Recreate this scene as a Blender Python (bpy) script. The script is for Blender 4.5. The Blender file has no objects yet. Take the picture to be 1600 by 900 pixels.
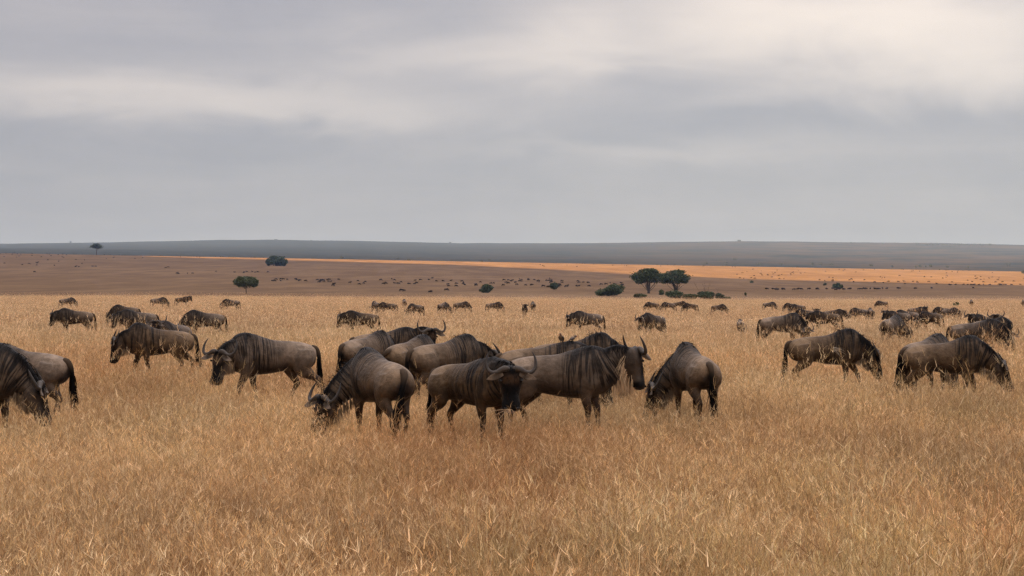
import bpy, math, random
import numpy as np
from mathutils import Vector, Matrix, kdtree

# ------------------------------------------------------------------ camera, sky, sun, exposure
sc = bpy.context.scene
COL = sc.collection
F_PX, H_CAM, Y_HOR = 2667., 2.27, 451.5          # focal length in photo pixels, eye height, picture row of eye level
cam = bpy.data.cameras.new('camera'); cam.lens = 60; cam.sensor_width = 36; cam.clip_start = .1; cam.clip_end = 60000
camo = bpy.data.objects.new('camera', cam); COL.objects.link(camo)
camo.location = (0, 0, H_CAM); camo.rotation_euler = (math.radians(90)+math.atan2(Y_HOR-450, F_PX), 0, 0)
sc.camera = camo
sc.view_settings.view_transform = 'Standard'; sc.view_settings.look = 'None'; sc.view_settings.gamma = 1
sc.view_settings.exposure = 2.2
sc.cycles.use_denoising = True; sc.cycles.denoising_prefilter = 'NONE'; sc.cycles.max_bounces = 8; sc.cycles.diffuse_bounces = 3; sc.cycles.transparent_max_bounces = 8
sc.cycles.volume_bounces = 0; sc.cycles.sample_clamp_indirect = 6

SUN_EL, SUN_AZ = math.radians(24), math.radians(205)    # azimuth clockwise from +y: the sun stands behind the camera, a little to the left
S_DIR = np.array([math.sin(SUN_AZ)*math.cos(SUN_EL), math.cos(SUN_AZ)*math.cos(SUN_EL), math.sin(SUN_EL)])
sun = bpy.data.lights.new('sun', 'SUN'); sun.energy = 5; sun.angle = math.radians(.5); sun.color = (1, .60, .22)
suno = bpy.data.objects.new('sun', sun); COL.objects.link(suno)
suno.rotation_euler = Vector(S_DIR).to_track_quat('Z', 'Y').to_euler()

world = bpy.data.worlds.new('World'); sc.world = world; world.use_nodes = True
wn = world.node_tree; bg = wn.nodes['Background']; bg.inputs['Strength'].default_value = .1
# ------------------------------------------------------------------ materials
M = {}
def mat(name):
    m = bpy.data.materials.new(name); m.use_nodes = True; nt = m.node_tree
    for n in list(nt.nodes):
        if n.type != 'OUTPUT_MATERIAL': nt.nodes.remove(n)
    out = [n for n in nt.nodes if n.type == 'OUTPUT_MATERIAL'][0]
    b = nt.nodes.new('ShaderNodeBsdfPrincipled'); nt.links.new(b.outputs[0], out.inputs[0])
    M[name] = m
    return nt, b, out
def N_(nt, kind, **kw):
    n = nt.nodes.new(kind)
    for k, v in kw.items():
        if k.startswith('i_'):
            key = k[2:]; key = int(key) if key.isdigit() else key
            n.inputs[key].default_value = v
        else: setattr(n, k, v)
    return n
def math_(nt, op, a, b=None, c=None):
    n = nt.nodes.new('ShaderNodeMath'); n.operation = op
    for i, x in enumerate((a, b, c)):
        if x is None: continue
        if isinstance(x, (int, float)): n.inputs[i].default_value = x
        else: nt.links.new(x, n.inputs[i])
    return n.outputs[0]
def mixc(nt, f, a, b, blend='MIX'):
    n = nt.nodes.new('ShaderNodeMix'); n.data_type = 'RGBA'; n.blend_type = blend
    for sock, x in ((n.inputs[0], f), (n.inputs[6], a), (n.inputs[7], b)):
        if isinstance(x, (int, float)): sock.default_value = x
        elif isinstance(x, (tuple, list)): sock.default_value = (*x[:3], 1)
        else: nt.links.new(x, sock)
    return n.outputs[2]
def maprange(nt, x, a, b, c=0., d=1., smooth=True):
    n = nt.nodes.new('ShaderNodeMapRange'); n.interpolation_type = 'SMOOTHSTEP' if smooth else 'LINEAR'
    nt.links.new(x, n.inputs[0])
    for i, v in enumerate((a, b, c, d)): n.inputs[i+1].default_value = v
    return n.outputs[0]

# coat: colour per region from the mesh, brindle streaks from the flow coordinates
nt, b, out = mat('coat')
at = N_(nt, 'ShaderNodeAttribute', attribute_name='coat'); fl = N_(nt, 'ShaderNodeAttribute', attribute_name='flow')
oi = N_(nt, 'ShaderNodeObjectInfo')
mp = N_(nt, 'ShaderNodeVectorMath', operation='MULTIPLY'); mp.inputs[1].default_value = (34, 2.0, 1)
nt.links.new(fl.outputs['Vector'], mp.inputs[0])
ad = N_(nt, 'ShaderNodeVectorMath', operation='ADD'); nt.links.new(mp.outputs[0], ad.inputs[0])
cx = N_(nt, 'ShaderNodeCombineXYZ'); nt.links.new(math_(nt, 'MULTIPLY', oi.outputs['Random'], 57.), cx.inputs[2]); nt.links.new(cx.outputs[0], ad.inputs[1])
nz = N_(nt, 'ShaderNodeTexNoise', i_Scale=1.0, i_Detail=2.5, i_Roughness=.55, i_Distortion=.15); nt.links.new(ad.outputs[0], nz.inputs['Vector'])
st = maprange(nt, nz.outputs['Fac'], .455, .575)
stm = math_(nt, 'MULTIPLY', math_(nt, 'MULTIPLY', st, at.outputs['Alpha']), .97)
tc = N_(nt, 'ShaderNodeTexCoord')
n2 = N_(nt, 'ShaderNodeTexNoise', i_Scale=6., i_Detail=5., i_Roughness=.65); nt.links.new(tc.outputs['Object'], n2.inputs['Vector'])
v = maprange(nt, n2.outputs['Fac'], .3, .7, .66, 1.3)
hs = N_(nt, 'ShaderNodeHueSaturation'); nt.links.new(at.outputs['Color'], hs.inputs['Color'])
nt.links.new(math_(nt, 'MULTIPLY', v, maprange(nt, oi.outputs['Random'], 0, 1, .82, 1.15, False)), hs.inputs['Value'])
nt.links.new(maprange(nt, oi.outputs['Random'], 0, 1, 1.25, .85, False), hs.inputs['Saturation'])
nt.links.new(mixc(nt, stm, hs.outputs[0], (.011, .009, .0078)), b.inputs['Base Color'])
b.inputs['Roughness'].default_value = .42; b.inputs['Specular IOR Level'].default_value = .075
b.inputs['Sheen Weight'].default_value = 0
bp = N_(nt, 'ShaderNodeBump', i_Strength=.8, i_Distance=.03)
n4 = N_(nt, 'ShaderNodeTexNoise', i_Scale=7., i_Detail=3., i_Distortion=.6); nt.links.new(tc.outputs['Object'], n4.inputs['Vector'])
n3 = N_(nt, 'ShaderNodeTexNoise', i_Scale=90., i_Detail=2.); nt.links.new(tc.outputs['Object'], n3.inputs['Vector'])
nt.links.new(math_(nt, 'ADD', math_(nt, 'ADD', math_(nt, 'MULTIPLY', stm, -.8), math_(nt, 'MULTIPLY', n4.outputs['Fac'], 1.6)), math_(nt, 'MULTIPLY', n3.outputs['Fac'], .3)), bp.inputs['Height'])
nt.links.new(bp.outputs[0], b.inputs['Normal'])
for nm, ro, sp in (('hair', .6, .03), ('horn', .5, .2), ('eye', .2, .3)):
    nt, b, out = mat(nm)
    at = N_(nt, 'ShaderNodeAttribute', attribute_name='coat')
    tc = N_(nt, 'ShaderNodeTexCoord'); n2 = N_(nt, 'ShaderNodeTexNoise', i_Scale=25. if nm == 'horn' else 8., i_Detail=3.)
    nt.links.new(tc.outputs['Object'], n2.inputs['Vector'])
    nt.links.new(mixc(nt, 1., at.outputs['Color'], mixc(nt, n2.outputs['Fac'], (.6, .6, .6), (1.3, 1.3, 1.3)), 'MULTIPLY'), b.inputs['Base Color'])
    b.inputs['Roughness'].default_value = ro; b.inputs['Specular IOR Level'].default_value = sp
    if nm == 'horn':
        bp = N_(nt, 'ShaderNodeBump', i_Strength=.4, i_Distance=.01); nt.links.new(n2.outputs['Fac'], bp.inputs['Height']); nt.links.new(bp.outputs[0], b.inputs['Normal'])
# cloud banks: picture column, row, half widths, brightness, slope
SKY_PATCHES = [(1330, 30, 420, 75, .85, 0), (1480, 120, 260, 50, .45, 0), (830, 85, 330, 42, .42, .02), (250, 150, 420, 34, .40, -.02), (520, 185, 260, 22, .18, 0),
               (1000, 235, 360, 20, .14, .0), (100, 40, 330, 60, .10, 0), (1000, 60, 60, 60, -.14, 0), (420, 240, 500, 30, -.07, 0), (1200, 190, 500, 22, -.05, 0)]
SKY_DARK, SKY_LIGHT, SKY_HORIZON = (.0655, .0618, .0690), (.222, .187, .156), (.067, .0615, .0622)
OVERCAST = 7.0
# ------------------------------------------------------------------ sky: daylight above a grey, streaked cloud cover
nt = wn
sky = N_(nt, 'ShaderNodeTexSky', sky_type='NISHITA'); sky.sun_disc = False; sky.sun_elevation = SUN_EL; sky.sun_rotation = SUN_AZ
tc = N_(nt, 'ShaderNodeTexCoord'); sx = N_(nt, 'ShaderNodeSeparateXYZ'); nt.links.new(tc.outputs['Generated'], sx.inputs[0])
X_, Y_, Z_ = sx.outputs
def cloud_noise(scale, off, detail=4., rough=.55, dist=.6):
    m = N_(nt, 'ShaderNodeMapping'); nt.links.new(tc.outputs['Generated'], m.inputs[0]); m.inputs['Scale'].default_value = scale; m.inputs['Location'].default_value = off
    n = N_(nt, 'ShaderNodeTexNoise', i_Scale=1., i_Detail=detail, i_Roughness=rough, i_Distortion=dist); nt.links.new(m.outputs[0], n.inputs['Vector'])
    return n.outputs['Fac']
wob = cloud_noise((9, 9, 26), (3, 1, 7), 3.)
def patch(u, z, su, sz, amp, tilt=0.):
    """a soft brighter or darker bank of cloud round one direction of the sky"""
    du = math_(nt, 'DIVIDE', math_(nt, 'SUBTRACT', X_, u), su)
    zz = math_(nt, 'ADD', Z_, math_(nt, 'MULTIPLY', math_(nt, 'SUBTRACT', wob, .5), .05))
    dz = math_(nt, 'DIVIDE', math_(nt, 'SUBTRACT', math_(nt, 'ADD', zz, math_(nt, 'MULTIPLY', math_(nt, 'SUBTRACT', X_, u), -tilt)), z), sz)
    r = math_(nt, 'ADD', math_(nt, 'MULTIPLY', du, du), math_(nt, 'MULTIPLY', dz, dz))
    return math_(nt, 'MULTIPLY', math_(nt, 'EXPONENT', math_(nt, 'MULTIPLY', r, -1.)), amp)
def px_patch(x, y, sx_, sy_, amp, tilt=0.):
    return patch((x-800)/F_PX, (Y_HOR-y)/F_PX, sx_/F_PX, sy_/F_PX, amp, tilt)
light = None
for a in SKY_PATCHES:
    p = px_patch(*a); light = p if light is None else math_(nt, 'ADD', light, p)
soft = math_(nt, 'MULTIPLY', math_(nt, 'SUBTRACT', cloud_noise((5, 5, 42), (0, 0, 0), 5., .55, .8), .5), .26)
soft2 = math_(nt, 'MULTIPLY', math_(nt, 'SUBTRACT', cloud_noise((16, 16, 30), (5, 2, 1), 6., .6, .5), .5), .16)
lum = math_(nt, 'ADD', math_(nt, 'ADD', light, soft), soft2)
lum = math_(nt, 'MINIMUM', math_(nt, 'MAXIMUM', lum, -.3), 1.3)
f = maprange(nt, lum, -.15, 1.0, 0, 1, False)
ccol = mixc(nt, f, SKY_DARK, SKY_LIGHT)
hz = maprange(nt, Z_, .0, .045, 1, 0)
ccol = mixc(nt, math_(nt, 'MULTIPLY', hz, .8), ccol, SKY_HORIZON)
# an overcast sky brightens towards the zenith
ov = math_(nt, 'ADD', 1., math_(nt, 'MULTIPLY', math_(nt, 'MAXIMUM', math_(nt, 'SUBTRACT', Z_, .17), 0.), OVERCAST))
vm = N_(nt, 'ShaderNodeVectorMath', operation='SCALE'); nt.links.new(ccol, vm.inputs[0]); nt.links.new(math_(nt, 'MULTIPLY', ov, 10.), vm.inputs['Scale'])
nt.links.new(mixc(nt, .96, sky.outputs[0], vm.outputs[0]), bg.inputs['Color'])
# ------------------------------------------------------------------ mesh helpers
def catmull(P, m):
    """resample control rows P (k x d) to m rows with a Catmull-Rom spline"""
    P = np.asarray(P, float); k = len(P)
    Q = np.vstack([2*P[0]-P[1], P, 2*P[-1]-P[-2]])
    out = []
    for t in np.linspace(0, k-1, m):
        i = min(int(t), k-2); f = t-i
        a, b, c, d = Q[i], Q[i+1], Q[i+2], Q[i+3]
        out.append(.5*((2*b)+(-a+c)*f+(2*a-5*b+4*c-d)*f*f+(-a+3*b-3*c+d)*f**3))
    return np.array(out)

class MB:
    """collects vertices and faces for one mesh, with optional per-vertex colour"""
    def __init__(s): s.v = []; s.f = []; s.c = []; s.n = 0
    def add(s, v, f, c=None):
        v = np.asarray(v, float).reshape(-1, 3)
        s.v.append(v); s.f += [tuple(int(i)+s.n for i in q) for q in f]
        c = np.array([(1, 1, 1)]*len(v) if c is None else c, float)
        if c.ndim == 1: c = np.tile(c, (len(v), 1))
        s.c.append(c); s.n += len(v)
    def mesh(s, name, mat, smooth=True, colour=True):
        me = bpy.data.meshes.new(name)
        V = np.vstack(s.v)
        me.from_pydata(V.tolist(), [], s.f)
        if colour:
            a = me.attributes.new('coat', 'FLOAT_COLOR', 'POINT')
            C = np.ones((len(V), 4)); C[:, :3] = np.vstack(s.c)
            a.data.foreach_set('color', C.ravel())
        if smooth: me.polygons.foreach_set('use_smooth', [True]*len(me.polygons))
        me.materials.append(mat); me.update()
        return me

def ring_faces(m, n, caps=True):
    f = []
    for i in range(m-1):
        for j in range(n):
            f.append((i*n+j, i*n+(j+1) % n, (i+1)*n+(j+1) % n, (i+1)*n+j))
    if caps:
        f.append(tuple(range(n-1, -1, -1))); f.append(tuple((m-1)*n+j for j in range(n)))
    return f

def tube(mb, P, R, n=8, m=None, col=None):
    """a tapered round tube through points P with radii R"""
    X = np.column_stack([np.asarray(P, float), np.asarray(R, float)])
    if m: X = catmull(X, m)
    C, R = X[:, :3], X[:, 3]
    T = np.gradient(C, axis=0); T /= np.linalg.norm(T, axis=1)[:, None]+1e-9
    ref = np.array([0., 1., 0.]) if abs(T[0][1]) < .8 else np.array([1., 0, 0])
    V = []; A = np.cross(T[0], ref); A /= np.linalg.norm(A)
    th = np.arange(n)*2*math.pi/n
    for i in range(len(C)):
        A = A-T[i]*A.dot(T[i]); A /= np.linalg.norm(A); B = np.cross(T[i], A)
        V.append(C[i]+max(R[i], 1e-4)*(np.cos(th)[:, None]*A+np.sin(th)[:, None]*B))
    mb.add(np.vstack(V), ring_faces(len(C), n), col)

def strands(mb, roots, dirs, lens, width, droop, rng, col, cv=.25, seg=3):
    """tapered hair ribbons: roots, start directions, lengths; droop bends them towards the ground"""
    for p, d, L in zip(roots, dirs, lens):
        d = np.array(d, float); d /= np.linalg.norm(d)+1e-9
        w = np.cross(d, rng.normal(size=3)); w /= np.linalg.norm(w)+1e-9
        q = np.array(p, float); V = []
        for i in range(seg+1):
            t = i/seg; ww = width*(1-t*.85)*.5
            V += [q-w*ww, q+w*ww]
            d = d+np.array([0, 0, -droop/seg]); d /= np.linalg.norm(d)
            q = q+d*L/seg
        c = np.array(col)*(1+cv*rng.uniform(-1, 1))
        mb.add(V, [(2*i, 2*i+1, 2*i+3, 2*i+2) for i in range(seg)], np.tile(c, (len(V), 1)))

def smooth01(a, b, x):
    t = np.clip((np.asarray(x, float)-a)/(b-a), 0, 1); return t*t*(3-2*t)

# ------------------------------------------------------------------ wildebeest
BLACK = np.array((.0055, .0048, .0046)); GREY = np.array((.128, .091, .061)); RUMP = np.array((.265, .194, .132))
NECKC = np.array((.105, .076, .053)); LEGC = np.array((.045, .028, .019)); BROWN = np.array((.075, .047, .031))
CHEEK = np.array((.082, .062, .046)); PALE = np.array((.22, .165, .11))

def rotx(p, o, a):
    """rotate p about o in the x-z plane (positive swings the lower end forward)"""
    x, z = p[0]-o[0], p[2]-o[2]; c, s = math.cos(a), math.sin(a)
    return (o[0]+x*c-z*s, p[1], o[2]+x*s+z*c)

def wildebeest_parts(pose, voxel=.02, rng=None, hair=1.0):
    """returns the meshes of one animal: local x is forward, z up, hooves on z = 0"""
    rng = rng or np.random.default_rng(pose.get('seed', 1))
    np_ = lambda *a: np.array(a, float)
    src = MB(); SP, SC, SF = [], [], []          # source points, colour+stripe strength, flow coordinates
    def loft(C, A, B, ra, rb, part, s, n=22, top=None):
        th = np.arange(n)*2*math.pi/n
        V = []
        for i in range(len(C)):
            cs, sn = np.cos(th), np.sin(th)
            ww = np.sign(cs)*np.abs(cs)**.88
            if top is not None: ww = ww*(1-top[i]*np.clip(sn, 0, 1)**1.5)
            ring = C[i]+(ra[i]*ww)[:, None]*A[i]+(rb[i]*sn)[:, None]*B[i]
            V.append(ring)
            for j in range(n):
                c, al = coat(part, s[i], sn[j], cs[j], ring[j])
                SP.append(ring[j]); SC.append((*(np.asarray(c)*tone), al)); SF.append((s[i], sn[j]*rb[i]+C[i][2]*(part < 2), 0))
        src.add(np.vstack(V), ring_faces(len(C), n))
    fat, tone = pose.get('fat', 1.0), pose.get('tone', .82)
    def coat(part, s, v, c, p):
        if part == 0:
            k = smooth01(-.18, -.47, s+.05*v)*smooth01(-.5, .2, v)
            col = GREY*(1-k)+RUMP*k
            k = smooth01(-.05, -.85, v); col = col*(1-k)+np.array((.03, .022, .018))*k  # dark belly hair, with the shade under the body put into the coat colour
            k = smooth01(.0, .5, s)*.45; col = col*(1-k)+NECKC*.75*k
            k = smooth01(.12, .45, s)*smooth01(.55, .93, v); col = col*(1-k)+BLACK*1.4*k
            return col, float(smooth01(pose.get('st', -.22), .22, s)*smooth01(-.95, -.6, v))
        if part == 1:
            k = smooth01(.5, .85, v); col = NECKC*(1-k)+BLACK*1.4*k
            return col, 1.0
        if part == 2:
            col = CHEEK.copy()*1.0
            k = smooth01(.1, .55, v)*smooth01(.13, .2, s); col = col*(1-k)+BLACK*1.3*k
            k = smooth01(.1, .5, v)*smooth01(.24, .14, s); col = col*(1-k)+BLACK*1.8*k
            k = smooth01(.55, .9, v)*smooth01(.26, .15, s)*smooth01(-.02, .06, s); col = col*(1-k)+BROWN*.32*k
            k = float(smooth01(.05, .0, abs(s-.15)-.05*(1-abs(c))))*smooth01(.3, .8, v)*.7; col = col*(1-k)+np.array((.085, .055, .036))*k
            k = smooth01(.42, .48, s); col = col*(1-k)+BLACK*1.2*k
            k = smooth01(.50, .56, s)*smooth01(.9, .3, abs(v)); col = col*(1-k)+np.array((.026, .021, .019))*k
            k = smooth01(.2, .0, s)*smooth01(-.2, .3, -v)*.3; col = col*(1-k)+NECKC*k
            return col, .35*float(smooth01(.3, .05, s))
        if part == 5:
            return (NECKC if s > 0 else GREY*.25+RUMP*.75), (.8 if s > 0 else 0.0)
        k = smooth01(.75, .35, p[2]); col = GREY*.9*(1-k)+LEGC*k
        k = smooth01(.12, .05, p[2]); col = col*(1-k)+BLACK*k
        return col, .5*float(smooth01(.5, .85, p[2])) if part == 3 else 0.0
    # torso: x, top, bottom, half width, narrowing of the upper side
    hump = pose.get('hump', 0.0)*.8+.008
    T = np.array([(-.86, 1.00, .86, .05, 0), (-.82, 1.07, .74, .14, .1), (-.70, 1.135, .66, .215, .2), (-.52, 1.175, .64, .24, .25),
                  (-.30, 1.195, .64, .222, .25), (-.05, 1.215, .595, .275, .25), (.15, 1.275, .575, .272, .22), (.33, 1.33+hump*.7, .565, .268, .22),
                  (.47, 1.352+hump, .575, .25, .26), (.58, 1.34+hump, .60, .23, .3), (.70, 1.28, .65, .19, .35), (.80, 1.12, .74, .09, .3)])
    T[3:9, 2] -= pose.get('belly', 0)
    T[:, 3] *= fat
    X = catmull(T, 40)
    C = np.column_stack([X[:, 0], 0*X[:, 0], (X[:, 1]+X[:, 2])/2])
    A = np.tile(np_(0, 1, 0), (40, 1)); B = np.tile(np_(0, 0, 1), (40, 1))
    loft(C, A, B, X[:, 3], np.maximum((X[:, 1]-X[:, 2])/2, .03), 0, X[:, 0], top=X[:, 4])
    # neck: from the withers to the poll
    poll = np_(*pose.get('poll', (1.02, 0, 1.12)))
    hp, hy = math.radians(pose.get('hp', -70)), math.radians(pose.get('hy', 0))
    hd = np_(math.cos(hp)*math.cos(hy), math.cos(hp)*math.sin(hy), math.sin(hp))       # from poll to muzzle
    e_l = np_(-math.sin(hy), math.cos(hy), 0); e_f = np.cross(e_l, hd)*-1             # lateral, face normal
    if e_f.dot(np_(math.cos(hy), math.sin(hy), .3)) < 0: e_f = -e_f
    roll = math.radians(pose.get('roll', 0))
    e_l, e_f = e_l*math.cos(roll)+e_f*math.sin(roll), e_f*math.cos(roll)-e_l*math.sin(roll)
    p0 = np_(.42, 0, 1.0); base = poll+hd*.07-e_f*.05
    p1 = p0+np_(.22, 0, -.02); p2 = base*.55+p0*.45+np_(.07, 0, .0)+np_(0, 0, .05)
    N = catmull(np.array([(*p0, .20, .34), (*p1, .175, .30), (*p2, .125, .215), (*(base*.85+p2*.15), .098, .155), (*base, .085, .12)]), 22)
    NC = N[:, :3]; NT = np.gradient(NC, axis=0); NT /= np.linalg.norm(NT, axis=1)[:, None]
    yaw = np.arctan2(poll[1], poll[0]-.42)
    NA = []
    for i in range(22):
        f = i/21; y_ = yaw*min(1, f*2)*(1-f)+hy*f*f+yaw*f*(1-f)*.0
        a = np_(-math.sin(y_), math.cos(y_), 0); a -= NT[i]*a.dot(NT[i]); NA.append(a/np.linalg.norm(a))
    NA = np.array(NA); NB = np.cross(NT, NA)
    ns = .42+np.concatenate([[0], np.cumsum(np.linalg.norm(np.diff(NC, axis=0), axis=1))])
    loft(NC, NA, NB, N[:, 3], N[:, 4], 1, ns, top=np.full(22, .35))
    # head: distance along, line of the face, half depth, half width
    H = catmull(np.array([(-.06, .02, .06, .065), (-.02, .075, .12, .11), (.06, .105, .155, .14), (.15, .105, .165, .146), (.27, .092, .15, .116),
                          (.38, .082, .126, .099), (.47, .084, .116, .107), (.54, .08, .10, .112), (.595, .055, .06, .082)]), 26)
    H[:, 3] *= pose.get('hw', 1.08)
    HC = poll+H[:, :1]*hd+(H[:, 1]-H[:, 2])[:, None]*e_f
    loft(HC, np.tile(e_l, (26, 1)), np.tile(e_f, (26, 1)), H[:, 3], H[:, 2], 2, H[:, 0], n=20, top=np.full(26, .12))
    # legs: joints with radii across and along
    def leg(J, part, swing, side, lift=0):
        o = J[0][:3]; P = []
        for k, (x, y, z, ra, rb) in enumerate(J):
            q = rotx((x, y*side, z), o, swing) if k > 0 else (x, y*side, z)
            if lift and k >= 3: q = (q[0]-lift*(k-2)*.9, q[1], q[2]+lift*.5)
            P.append((*q, ra, rb))
        dz = min(0, 0) - min(p[2] for p in P)
        for k in range(2, len(P)): P[k] = (*P[k][:2], P[k][2]+(dz if not lift else 0)*(k-1)/(len(P)-2), *P[k][3:])
        L = catmull(np.array(P), 30); LC = L[:, :3]
        LT = np.gradient(LC, axis=0); LT /= np.linalg.norm(LT, axis=1)[:, None]
        LA = np.tile(np_(0, 1, 0), (30, 1)); LA -= LT*(LA*LT).sum(1)[:, None]; LA /= np.linalg.norm(LA, axis=1)[:, None]
        loft(LC, LA, np.cross(LT, LA), L[:, 3], L[:, 4], part, L[:, 2], n=14)
    FJ = [(.50, .14, 1.00, .075, .16), (.46, .18, .82, .108, .16), (.41, .165, .63, .08, .095), (.45, .145, .38, .05, .056), (.445, .14, .33, .042, .05),
          (.445, .138, .14, .034, .038), (.45, .138, .085, .042, .048), (.475, .14, .045, .042, .05), (.49, .14, .0, .05, .062)]
    HJ = [(-.56, .12, 1.00, .12, .21), (-.52, .17, .85, .128, .22), (-.48, .172, .69, .10, .17), (-.60, .15, .52, .058, .085), (-.70, .14, .42, .044, .062), (-.685, .138, .36, .038, .05),
          (-.655, .135, .15, .034, .038), (-.645, .135, .09, .042, .047), (-.62, .138, .045, .042, .05), (-.60, .138, 0, .05, .062)]
    sw = [math.radians(a) for a in pose.get('legs', (0, 0, 0, 0))]      # fore left, fore right, hind left, hind right
    lf = pose.get('lift', (0, 0, 0, 0))
    leg(FJ, 3, sw[0], 1, lf[0]); leg(FJ, 3, sw[1], -1, lf[1]); leg(HJ, 4, sw[2], 1, lf[2]); leg(HJ, 4, sw[3], -1, lf[3])
    # shoulder blades
    for sd in (1, -1):
        for Q in [[(.58, .09*sd, 1.24, .05, .05), (.52, .165*sd, 1.08, .075, .10), (.45, .20*sd, .90, .085, .11), (.42, .20*sd, .78, .04, .06)]]:
            L = catmull(np.array(Q), 12); LC = L[:, :3]; LT = np.gradient(LC, axis=0); LT /= np.linalg.norm(LT, axis=1)[:, None]
            LA = np.tile(np_(0, 1, 0), (12, 1)); LA -= LT*(LA*LT).sum(1)[:, None]; LA /= np.linalg.norm(LA, axis=1)[:, None]
            loft(LC, LA, np.cross(LT, LA), L[:, 3], L[:, 4], 5, L[:, 0], n=12)
    # one continuous skin
    tmp_me = bpy.data.meshes.new('tmp'); tmp_me.from_pydata(np.vstack(src.v).tolist(), [], src.f)
    tmp = bpy.data.objects.new('tmp', tmp_me); bpy.context.scene.collection.objects.link(tmp)
    r = tmp.modifiers.new('r', 'REMESH'); r.mode = 'VOXEL'; r.voxel_size = voxel
    s_ = tmp.modifiers.new('s', 'SMOOTH'); s_.factor = .5; s_.iterations = 5 if voxel < .03 else 2
    dg = bpy.context.evaluated_depsgraph_get()
    body = bpy.data.meshes.new_from_object(tmp.evaluated_get(dg))
    bpy.data.objects.remove(tmp); bpy.data.meshes.remove(tmp_me)
    n = len(body.vertices); V = np.empty(n*3); body.vertices.foreach_get('co', V); V = V.reshape(-1, 3)
    F = [tuple(p.vertices) for p in body.polygons]; bpy.data.meshes.remove(body)
    kd = kdtree.KDTree(len(SP))
    for i, p in enumerate(SP): kd.insert(p, i)
    kd.balance()
    SCa, SFa = np.array(SC), np.array(SF)
    col = np.empty((n, 4)); flow = np.empty((n, 3))
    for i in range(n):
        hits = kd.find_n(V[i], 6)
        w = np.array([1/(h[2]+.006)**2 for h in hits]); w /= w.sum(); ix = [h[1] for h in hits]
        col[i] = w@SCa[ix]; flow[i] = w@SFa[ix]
    # streak coordinates: place along the spine and height above it
    kx = X[:, 0] < .40
    sp = np.vstack([np.column_stack([X[kx, 0], 0*X[kx, 0], np.full(kx.sum(), .98)]), NC[2:]])
    dd = np.linalg.norm(np.diff(sp, axis=0), axis=1); sl = np.concatenate([[0], np.cumsum(dd)])
    fi = np.linspace(0, sl[-1], 160); sp = np.column_stack([np.interp(fi, sl, sp[:, k]) for k in range(3)])
    k_ = np.ones(25)/25; sp = np.column_stack([np.convolve(np.pad(sp[:, k], 12, mode='edge'), k_, 'valid') for k in range(3)])
    d2 = ((V[:, None, :]-sp[None])**2).sum(2); w = np.exp(-(d2-d2.min(1)[:, None])/.006); w /= w.sum(1)[:, None]
    flow[:, 0] = w@fi; flow[:, 1] = V[:, 2]-(w@sp)[:, 2]; flow[:, 2] = np.sign(V[:, 1])*.8
    V = V.tolist(); col = col.tolist(); flow = flow.tolist()
    # ears belong to the skin
    for sd in (1, -1):
        o = poll+hd*.075+e_l*sd*.115*pose.get('hw', 1.08)+e_f*.06
        d = e_l*sd*.95+hd*.30*pose.get('ear', 1)+e_f*.12; d /= np.linalg.norm(d); u = np.cross(d, e_f); u /= np.linalg.norm(u); w = np.cross(u, d)
        st = len(V)
        prof = [(-.03, .02), (.03, .036), (.09, .05), (.15, .042), (.20, .02), (.225, .004)]
        for k, (t, rr) in enumerate(prof):
            for j in range(8):
                a = j*math.pi/4
                p = o+d*t+u*rr*math.cos(a)+w*(.011*math.sin(a)+rr*.5*math.cos(a)**2)
                V.append(p.tolist()); inner = j in (1, 2, 3)
                c = np.array((.16, .125, .095))*(.5 if inner and .02 < t < .15 else 1.2); col.append((*c, 0)); flow.append((0, 0, 5))
        F += [tuple(st+i for i in q) for q in ring_faces(len(prof), 8)]
    me = bpy.data.meshes.new('body'); me.from_pydata(V, [], F)
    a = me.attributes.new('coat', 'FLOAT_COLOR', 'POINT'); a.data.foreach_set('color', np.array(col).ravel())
    a = me.attributes.new('flow', 'FLOAT_VECTOR', 'POINT'); a.data.foreach_set('vector', np.array(flow).ravel())
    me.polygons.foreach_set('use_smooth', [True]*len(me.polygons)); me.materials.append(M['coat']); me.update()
    out = {'body': me}
    # horns: lateral, towards the poll, out of the face, radius
    hs = pose.get('horn', 1.0)
    HP = [(.035, -.005, .035, .036), (.08, .015, .05, .047), (.135, .0, .05, .041), (.205, -.038, .045, .035), (.28, -.042, .04, .030), (.34, .01, .03, .026),
          (.358, .10, .015, .021), (.345, .19, .0, .014), (.305, .27, -.012, .003)]
    out['horn'] = []
    for sd in (1, -1):
        mb = MB()
        P = [poll-hd*.0+e_l*sd*l*hs-hd*a_*hs+e_f*(f_+.02) for l, a_, f_, r_ in HP]
        cc = np.linspace(0, 1, 22)
        cl = np.repeat((np.array((.066, .053, .041))*(1-cc)[:, None]**.7+np.array((.02, .017, .015))*cc[:, None]**.7), 10, 0)
        tube(mb, P, [h[3]*1.02 for h in HP], 10, 22, cl)
        out['horn'].append(mb.mesh('horn', M['horn']))
    # mane along the crest of withers and neck, hanging to both sides
    mb = MB(); top = []
    for i in range(len(X)):
        if .22 < X[i, 0] < .55: top.append((np_(X[i, 0], 0, X[i, 1]-.015), np_(-.35, 0, 1), np_(0, 1, 0)))
    for i in range(4, 22): top.append((NC[i]+NB[i]*(N[i, 4]-.02), NB[i]-NT[i]*.3, NA[i]))
    top.append((poll-hd*.03+e_f*.03, -hd, e_l))
    cnt = int(24*hair); mc = BLACK*1.3
    R_, D_, L_ = [], [], []
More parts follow.
